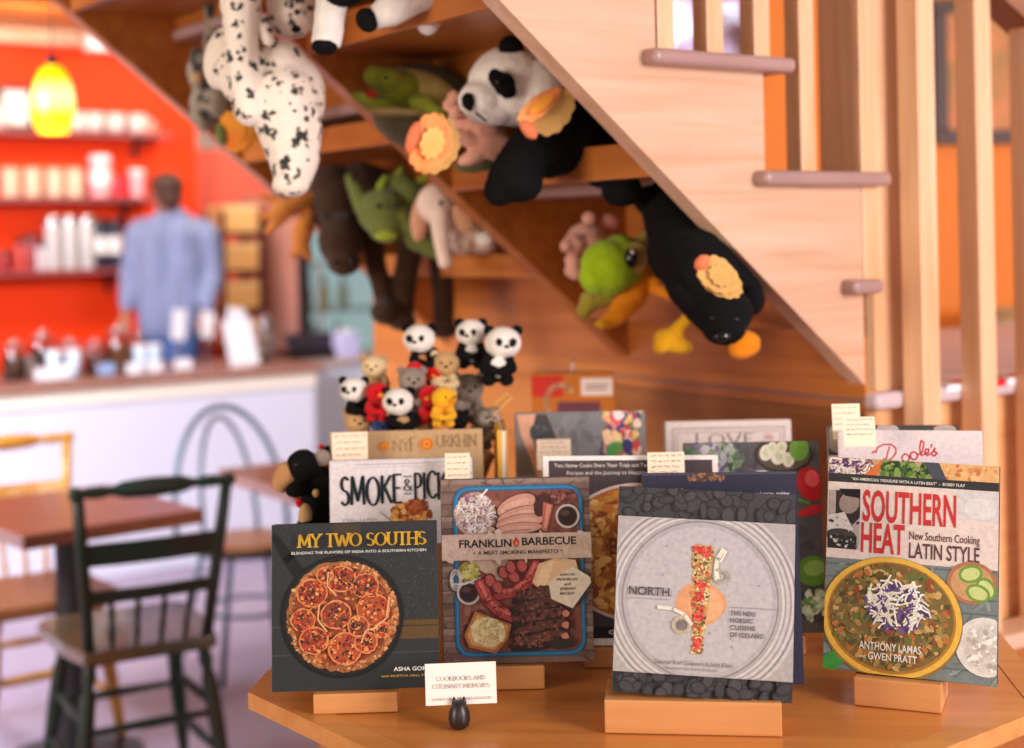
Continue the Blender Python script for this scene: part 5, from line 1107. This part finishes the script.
# spotted dog hanging from the top
t, q = toy('dalmatian_toy', 'large white plush dog with black spots hanging from the top left', 2.60, (292, 195))
q.c((240, -30, -.02, 24), (241, 30, -.03, 18), (243, 70, -.04, 17), (250, 110, -.04, 17)).e(224, 58, .02, 20, 33, 20, 14).e(240, 78, .0, 22, 26, 20).c((290, -20, .05, 26), (292, 14, .04, 26)).e(280, 84, .02, 34, 44, 32).e(302, 96, .02, 24, 38, 26).c((283, 100, .0, 38), (290, 130, -.01, 33), (294, 158, -.02, 26), (293, 178, -.03, 19)).e(291, 184, -.04, 19, 13, 16); q.done('body', P_SPOT, t)
q.c((262, 22, -.02, 9), (268, 40, -.03, 7)); q.done('ear', P_SPOT, t)
q.e(296, 29, -.05, 5.5, 4.5, 4); q.done('nose', P_BLACK, t); dot(q, t, 'eye', 297, 12, -.05, 3, EYE_)
# grey spotted toy at its left
t, q = toy('leopard_toy', 'grey spotted plush cat half hidden at the left of the spotted dog toy', 3.22, (212, 135))
q.e(202, 72, 0, 15, 21, 18).e(214, 58, .03, 14, 16, 16).e(205, 106, .02, 15, 26, 20).e(218, 100, .0, 16, 20, 18).e(213, 5, .05, 10, 18, 14).c((213, 5, .05, 8), (212, 55, .05, 10)); q.done('body', P_LEOP, t)
q.e(196, 54, -.01, 6, 7, 5); q.done('ear', P_LEOP, t); q.e(214, 46, .0, 6, 7, 5); q.done('ear', P_LEOP, t); q.e(197, 78, -.05, 7, 6, 5); q.done('muzzle', P_TAN, t); dot(q, t, 'eye', 194, 66, -.045, 2.2, EYE_); dot(q, t, 'eye', 207, 66, -.055, 2.2, EYE_)
# black and white cow toy: legs dangling over the top shelf
t, q = toy('cow_toy', 'black and white plush cow whose hoofed legs dangle over the top shelf', 2.43, (345, 48))
q.c((333, -20, .02, 17), (331, 10, -.01, 16.5), (327, 38, -.02, 16)).c((440, -22, .02, 30), (410, -6, .0, 22), (390, 10, -.02, 17), (376, 18, -.02, 12)).c((333, -22, .03, 18), (440, -24, .03, 26)).c((440, -22, .05, 14), (436, 14, .05, 11), (428, 24, .04, 12)); q.done('body', P_WHITE, t)
q.e(325, 46, -.025, 13.5, 9, 14); q.done('hoof', P_BLACK, t); q.e(367, 20, -.03, 11, 13, 13, -30); q.done('hoof', P_BLACK, t)
q.e(345, -6, -.03, 20, 13, 14, -6); q.done('patch', P_BLACK, t)
# moose
t, q = toy('moose_toy', 'dark brown plush moose with rust felt antlers hanging at the lower left', 3.40, (345, 300))
q.e(338, 205, .03, 27, 34, 28).e(332, 186, .04, 24, 22, 26).e(341, 240, -.03, 23, 27, 24).e(344, 262, -.05, 17, 14, 18).c((360, 190, .06, 30), (410, 210, .14, 34), (440, 235, .16, 30)).c((368, 225, .05, 13), (376, 265, .03, 11), (384, 300, .01, 10)).c((412, 240, .05, 14), (404, 285, .03, 13), (402, 318, .02, 12)).c((440, 250, .10, 13), (443, 290, .08, 12), (444, 325, .06, 11)).e(385, 312, -.01, 15, 13, 16).e(402, 322, .0, 15, 9, 14).e(444, 330, .05, 14, 9, 14); q.done('body', P_BRN, t)
q.c((316, 198, .02, 7), (300, 202, .0, 9), (286, 209, -.01, 10), (276, 214, -.01, 8)).c((290, 205, 0, 6), (268, 198, 0, 4), (262, 196, 0, 3)).c((280, 212, -.01, 7), (263, 217, -.01, 4), (258, 217, -.01, 3)).c((284, 215, -.01, 7), (270, 229, 0, 4.5), (266, 233, 0, 3)); q.done('antler', P_FELT, t)
q.c((308, 214, .01, 9), (303, 232, -.01, 11), (300, 248, -.01, 8)).c((300, 246, -.01, 7), (293, 256, -.01, 4)).c((304, 248, -.01, 7), (309, 258, -.01, 4)); q.done('antler', P_FELT, t)
for x in (334, 352): dot(q, t, 'nostril', x, 262, -.10, 2.6, EYE_)
dot(q, t, 'eye', 326, 216, -.06, 3, EYE_); dot(q, t, 'eye', 350, 214, -.065, 3, EYE_)
# green dragon
t, q = toy('dragon_toy', 'olive green plush dragon on the left shelf between moose and elephant', 3.24, (395, 250))
q.e(384, 212, 0, 27, 24, 24).e(408, 200, .03, 24, 22, 22).e(388, 228, -.02, 20, 15, 18).c((356, 190, .0, 8), (364, 206, .0, 11), (376, 218, -.01, 13)).c((348, 176, .01, 4), (356, 192, 0, 8)).c((402, 216, -.02, 12), (416, 240, -.03, 11), (436, 250, -.03, 10)).e(400, 182, .03, 16, 10, 14).c((410, 212, .02, 18), (436, 240, .04, 15)); q.done('body', P_OLIVE, t)
q.c((380, 188, .0, 5), (386, 176, .0, 3)); q.done('spike', P_GREEN, t); q.c((396, 178, .02, 5), (402, 168, .02, 3)); q.done('spike', P_GREEN, t); q.c((418, 184, .02, 5), (428, 176, .02, 3)); q.done('spike', P_GREEN, t)
dot(q, t, 'eye', 379, 206, -.068, 3, EYE_); dot(q, t, 'eye', 398, 206, -.062, 3, EYE_); q.e(386, 236, -.065, 12, 6, 5); q.done('muzzle', P_GREEN, t)
# elephant
t, q = toy('elephant_toy', 'pale pink plush elephant with hanging trunk on the left shelf', 3.12, (455, 262))
q.e(437, 204, 0, 21, 21, 21).c((440, 218, -.03, 11), (441, 240, -.05, 8.5), (445, 262, -.05, 7.5)).e(466, 226, .03, 26, 20, 24, 24).e(480, 240, .03, 18, 14, 18, 10).e(462, 244, .0, 12, 11, 12); q.done('body', P_ELE, t)
q.e(420, 219, .0, 10, 24, 6, 6); q.done('ear', plushm('plush_ear_tan', (216, 158, 120)), t); q.e(463, 218, -.03, 11, 17, 5, -24); q.done('ear', plushm('plush_ear_tan', (216, 158, 120)), t)
dot(q, t, 'eye', 441, 203, -.062, 2.6, EYE_); q.e(485, 239, -.015, 9, 8, 6); q.done('foot_pad', P_WHITE, t)
# pig on the lower shelf
t, q = toy('pig_toy', 'pink plush pig peeking out behind the lime green bird', 3.0, (578, 285))
q.e(586, 240, 0, 20, 18, 19).e(574, 244, -.03, 12, 11, 12).e(566, 246, -.05, 6, 7, 6).e(590, 264, .02, 18, 22, 20).e(575, 272, -.02, 11, 8, 10, 20).e(573, 260, -.02, 9, 6, 8); q.done('body', P_PINK, t)
q.e(589, 219, .0, 8, 8, 5, -25); q.done('ear', P_PINK, t); q.e(609, 222, .02, 11, 9, 5, 10); q.done('ear', plushm('plush_ear_rose', (206, 130, 112)), t); dot(q, t, 'eye', 584, 236, -.055, 2, EYE_)
# lime bird
t, q = toy('bird_toy', 'lime green plush bird with big eye and orange belly on the lower shelf', 2.82, (620, 320))
q.e(608, 268, -.02, 28, 29, 28, -14).e(620, 262, .0, 26, 28, 28).e(598, 276, -.03, 19, 19, 20); q.done('head', P_LIME, t)
q.c((640, 270, .02, 17), (632, 296, .0, 16), (618, 314, -.02, 11), (604, 324, -.03, 7)); q.done('belly', P_ORNG, t)
q.e(601, 324, -.05, 6.5, 5, 6); q.done('throat', P_YEL, t)
q.c((606, 296, .0, 12), (590, 300, -.01, 11), (584, 312, -.01, 8)); q.done('wing', plushm('plush_wing', (176, 158, 60)), t)
q.e(637, 258, -.035, 13, 17, 10, 6); q.done('eye_ring', plushm('plush_brown_ring', (170, 128, 66)), t)
q.e(631, 258, -.058, 6.5, 10, 7); ob('eye', q.bm, EYE_, t, True); q.bm = NB(); dot(q, t, 'eye_glint', 632.5, 252, -.072, 1.8, EYEW)
q.c((640, 240, .0, 6), (650, 232, .0, 4)); q.e(655, 242, .01, 10, 8, 6, 20); q.done('tuft', plushm('plush_tuft', (156, 136, 60)), t)
q.e(655, 282, -.01, 9, 6, 6, 30); q.done('wing_tip', P_ORNG, t)
q.c((690, 296, -.02, 6), (690, 316, -.10, 6), (674, 332, -.085, 7)).e(669, 340, -.085, 16, 12, 10, 8).e(679, 346, -.09, 14, 8, 9, 10).e(661, 347, -.09, 9, 7, 8); q.done('foot', P_YEL, t)
q.c((650, 286, .0, 7), (700, 306, -.1, 6), (738, 328, -.19, 6)).e(745, 344, -.2, 15, 13, 10, -10).e(741, 350, -.2, 12, 9, 9); q.done('foot', P_ORNG, t)
# black bear
t, q = toy('bear_toy', 'big black plush bear leaning over the lower shelf with its head down', 2.56, (715, 340))
q.c((668, 206, .10, 30), (684, 238, .05, 38), (700, 272, .0, 38), (716, 298, -.02, 30)).e(668, 250, .06, 22, 34, 24).c((700, 250, .02, 34), (740, 290, .04, 22), (748, 300, .05, 18)).e(722, 312, -.04, 31, 25, 28).e(724, 328, -.06, 22, 17, 22).c((672, 262, .02, 17), (684, 290, -.02, 17), (700, 308, -.03, 17)).e(650, 200, .12, 18, 16, 18); q.done('body', P_BLACK, t)
q.e(696, 300, -.03, 10, 10, 6); q.done('ear', P_BLACK, t); q.e(752, 296, .0, 10, 11, 6); q.done('ear', P_BLACK, t); q.e(722, 336, -.095, 9, 6, 6); q.done('nose', EYE_, t); dot(q, t, 'eye', 712, 318, -.088, 2.4, EYE_); dot(q, t, 'eye', 736, 319, -.085, 2.4, EYE_)
# black and tan toy at the left of the books
t, q = toy('dog_toy', 'black and tan plush dog at the left edge of the display behind the tart cookbook', 2.36, (312, 520))
zt = U(312, 520, 2.36).z
q.e(303, 466, 0, 17, 17, 17).e(318, 486, .02, 17, 22, 18).e(296, 490, -.02, 11, 8, 11).c((318, 500, .02, 18), (322, 545, .03, 28), (324, 590, .04, 36)).c((306, 530, -.03, 12), (302, 575, -.05, 11), (300, 612, -.06, 11)).c((336, 530, -.03, 12), (340, 575, -.05, 11), (342, 612, -.06, 11)).e(300, 617, -.08, 14, 8, 20).e(342, 617, -.08, 14, 8, 20); q.done('body', P_BLACK, t)
q.e(287, 474, -.005, 11, 13, 11, -20).e(281, 482, .0, 9, 12, 9); q.done('muzzle', plushm('plush_rusttan', (206, 150, 100)), t); q.e(305, 516, -.03, 7, 13, 7).e(316, 493, -.05, 4, 5, 4); q.done('tan_mark', P_TAN, t); q.e(299, 503, -.03, 4, 5, 4); q.done('tongue', P_RED, t); q.e(322, 458, .0, 9, 9, 7); q.done('ear', P_GREY, t); dot(q, t, 'eye', 296, 465, -.05, 2.2, EYE_)
# ------------------------------------------------------------------ heap of little clip-on toys on a stand
D0 = 2.56
sp = U(425, 500, D0); sp.z = TT
t = thing('toy_stand', 'wooden peg stand hidden under the heap of little soft toys', 'stand', sp)
bm = NB(); lathe(bm, [(.09, .0), (.09, .02), (.03, .03)], n=24); ob('base', bm, BLOCK, t, 'auto')
bm = NB(); lathe(bm, [(.018, .03), (.018, .30), (.012, .4), (.006, .44)], n=14); ob('post', bm, BLOCK, t, True)
bm = NB(); lathe(bm, [(.10, .20), (.125, .26), (.12, .265), (.096, .208), (.02, .208)], n=24); ob('tray', bm, MATS['wicker'], t, True)
bm = NB(); wp = U(505, 408, D0 - .05) - sp; tube(bm, [wp + Vector((-.06, .05, -.04)), wp + Vector((-.02, 0, -.012)), wp + Vector((.012, 0, .018)), wp + Vector((.006, 0, .026)), wp + Vector((-.02, .0, .006)), wp + Vector((-.06, .05, -.03))], .0022, 6); ob('wire_hook', bm, mat('wire_tan', (206, 160, 90), .5), t)
def mini(lb, px, py, dd, s, head, body, kind='bear', lean=0, face=0, tummy=None, name='clip_toy'):
    t, q = toy(name, lb, D0 + dd, (px, py + 1.9 * s), 'soft toy', 'little clip-on soft toys')
    L = lean; bx, by = px + L * s, py + 1.25 * s; fx = face * s
    q.e(px, py, 0, s * 1.02, s * .92, s * .95).e(px + fx * .5, py + .3 * s, -.45 * s * q.D / F, s * .5, s * .4, s * .5); q.done('head', head, t, q.r(1.4), .0008, 2)
    q.e(bx, by, .01, s * .85, s * .95, s * .8).c((bx - .55 * s, by - .4 * s, -.005, .34 * s), (bx - .75 * s, by + .15 * s, -.02, .32 * s), (bx - .2 * s, by + .3 * s, -.03, .3 * s)).c((bx + .55 * s, by - .4 * s, -.005, .34 * s), (bx + .78 * s, by + .15 * s, -.02, .32 * s), (bx + .3 * s, by + .35 * s, -.03, .3 * s)).e(bx - .5 * s, by + .8 * s, -.015, .42 * s, .36 * s, .45 * s).e(bx + .5 * s, by + .8 * s, -.015, .42 * s, .36 * s, .45 * s); q.done('body', body, t, q.r(1.4), .0008, 2)
    if tummy: q.e(bx + .05 * s, by + .1 * s, -.55 * s * q.D / F, .5 * s, .6 * s, .3 * s); q.done('tummy', tummy, t, q.r(1.4), .0008, 2)
    panda = kind == 'panda'
    if kind in ('panda', 'bear'):
        for sx in (-1, 1): q.e(px + sx * .78 * s, py - .68 * s, .005, .33 * s, .33 * s, .2 * s); q.done('ear', P_BLACK if panda else body, t, q.r(1.2), .0006, 1)
    if kind == 'beak': q.e(px + fx * .9, py + .2 * s, -.95 * s * q.D / F, .3 * s, .2 * s, .4 * s); q.done('beak', P_ORNG, t, q.r(1.0), 0, 1)
    yb = -.86 * s * q.D / F
    if panda:
        for sx in (-1, 1): q.e(px + fx * .6 + sx * .36 * s, py - .02 * s, yb + .03 * s * q.D / F, .22 * s, .27 * s, .14 * s, 25 * sx)
        q.done('eye_patch', P_BLACK, t, q.r(1.0), 0, 1)
    for sx in (-1, 1): dot(q, t, 'eye', px + fx * .6 + sx * .34 * s, py - .06 * s, yb - (.10 * s * q.D / F if panda else .03 * s * q.D / F), .1 * s, EYE_)
    if kind != 'beak': q.e(px + fx * .7, py + .2 * s, -.93 * s * q.D / F, .15 * s, .11 * s, .12 * s); ob('nose', q.bm, EYE_, t, True); q.bm = NB()
mini('small panda topmost at the left of the little toy heap', 419, 339, .02, 16, P_WHITE, P_BLACK, 'panda', .4, -.4)
mini('small panda at the top middle, left neighbour of the rightmost panda', 471, 333, .02, 15, P_WHITE, P_BLACK, 'panda', .0, -.4, P_WHITE)
mini('small panda furthest right with a white tummy', 503, 343, -.03, 18, P_WHITE, P_BLACK, 'panda', -.3, .3, P_WHITE)
mini('small panda furthest left on the heap, above a tan toy', 354, 390, -.02, 14, P_WHITE, P_BLACK, 'panda', .4, -.6)
mini('small panda in the front middle of the heap', 398, 402, -.06, 15.5, P_WHITE, P_BLACK, 'panda', .3, -.3)
mini('little cream toy below the topmost left panda', 374, 367, .02, 13, plushm('plush_cream', (226, 196, 150)), P_TAN, 'bear', .2, -.3)
mini('little tan monkey below the leftmost panda', 358, 421, -.03, 14, P_TAN, P_TAN, 'bear', .1, .2)
mini('little grey toy in the middle of the heap', 412, 380, -.03, 14, P_GREY, P_GREY, 'bear', .1, .2)
mini('little beige toy between the two upper pandas', 446, 364, .0, 14, P_TAN, plushm('plush_cream', (226, 196, 150)), 'bear', -.1, 0)
mini('little brown grey toy under the upper right pandas', 468, 388, .02, 16, P_GREY, P_GREY, 'bear', .0, .2)
mini('little yellow duck at the right front of the heap', 444, 398, -.08, 12.5, P_YEL, P_YEL, 'beak', -.05, .8)
mini('little red bird beside the yellow duck', 430, 396, -.05, 12, P_RED, P_RED, 'beak', .1, -.2)
mini('little red bird left of the front middle panda', 378, 393, -.04, 12, P_RED, P_RED, 'beak', -.1, .3)
mini('little red bird high in the middle of the heap', 416, 370, -.01, 10, P_RED, P_RED, 'beak', .0, .1)
mini('little red bird highest right of the middle below the beige toy', 432, 374, -.005, 10, P_RED, P_BLACK, 'beak', .0, .1)
mini('little grey toy lying at the right foot of the heap', 487, 419, -.02, 13, plushm('plush_pale_grey', (176, 160, 146)), P_GREY, 'bear', -.5, .5)
mini('little tan toy under the front middle panda', 404, 428, -.07, 13, P_TAN, P_TAN, 'bear', -.1, .2)
mini('little red toy at the left behind the note card', 330, 455, -.05, 11, P_BLACK, P_RED, 'bear', -.05, .2)
mini('little blue and tan toy between the tan monkey and the panda', 382, 425, -.03, 11, plushm('plush_blue', (60, 80, 130)), P_TAN, 'bear', .0, .0)
mini('little dark toy right of the yellow duck', 458, 420, -.05, 11, P_BLACK, P_BLACK, 'bear', .0, .2)
# ------------------------------------------------------------------ packet hanging on the panelled wall
pk = B(-.012, .42); pk = U(572, 400, 3.0)
t = thing('toy_packet', 'red and yellow toy packet with a white price label behind the grey cookbook', 'packet', Vector((pk.x, pk.y - .04, pk.z - .05)), math.radians(-6))
bm = NB(); box(bm, -.085, .085, 0, .03, 0, .11, .006); ob('box', bm, mat('packet_orange', (190, 108, 36), .5), t)
A = Art(.168, .10, 220, 150, 735, 400); A.rect(220, 150, 735, 400, (190, 108, 36)); A.rect(220, 150, 420, 260, (200, 50, 36)); A.ring(400, 290, 90, 90, 26, (222, 170, 130), 24, 150, 320); A.rect(380, 285, 650, 350, (110, 60, 70)); A.rect(220, 340, 360, 400, (110, 90, 40)); A.rect(540, 340, 735, 400, (120, 80, 40)); A.rect(530, 165, 728, 255, (230, 206, 190)); A.rect(560, 196, 700, 206, (150, 120, 110)); A.rect(560, 216, 690, 226, (150, 120, 110))
a = A.make('packet_print', t); a.location = (0, 0, .005)
bm = NB(); tube(bm, [(0, .015, .109), (0, .02, .13), (0, .05, .135)], .002, 6); ob('hanger', bm, STEEL, t)
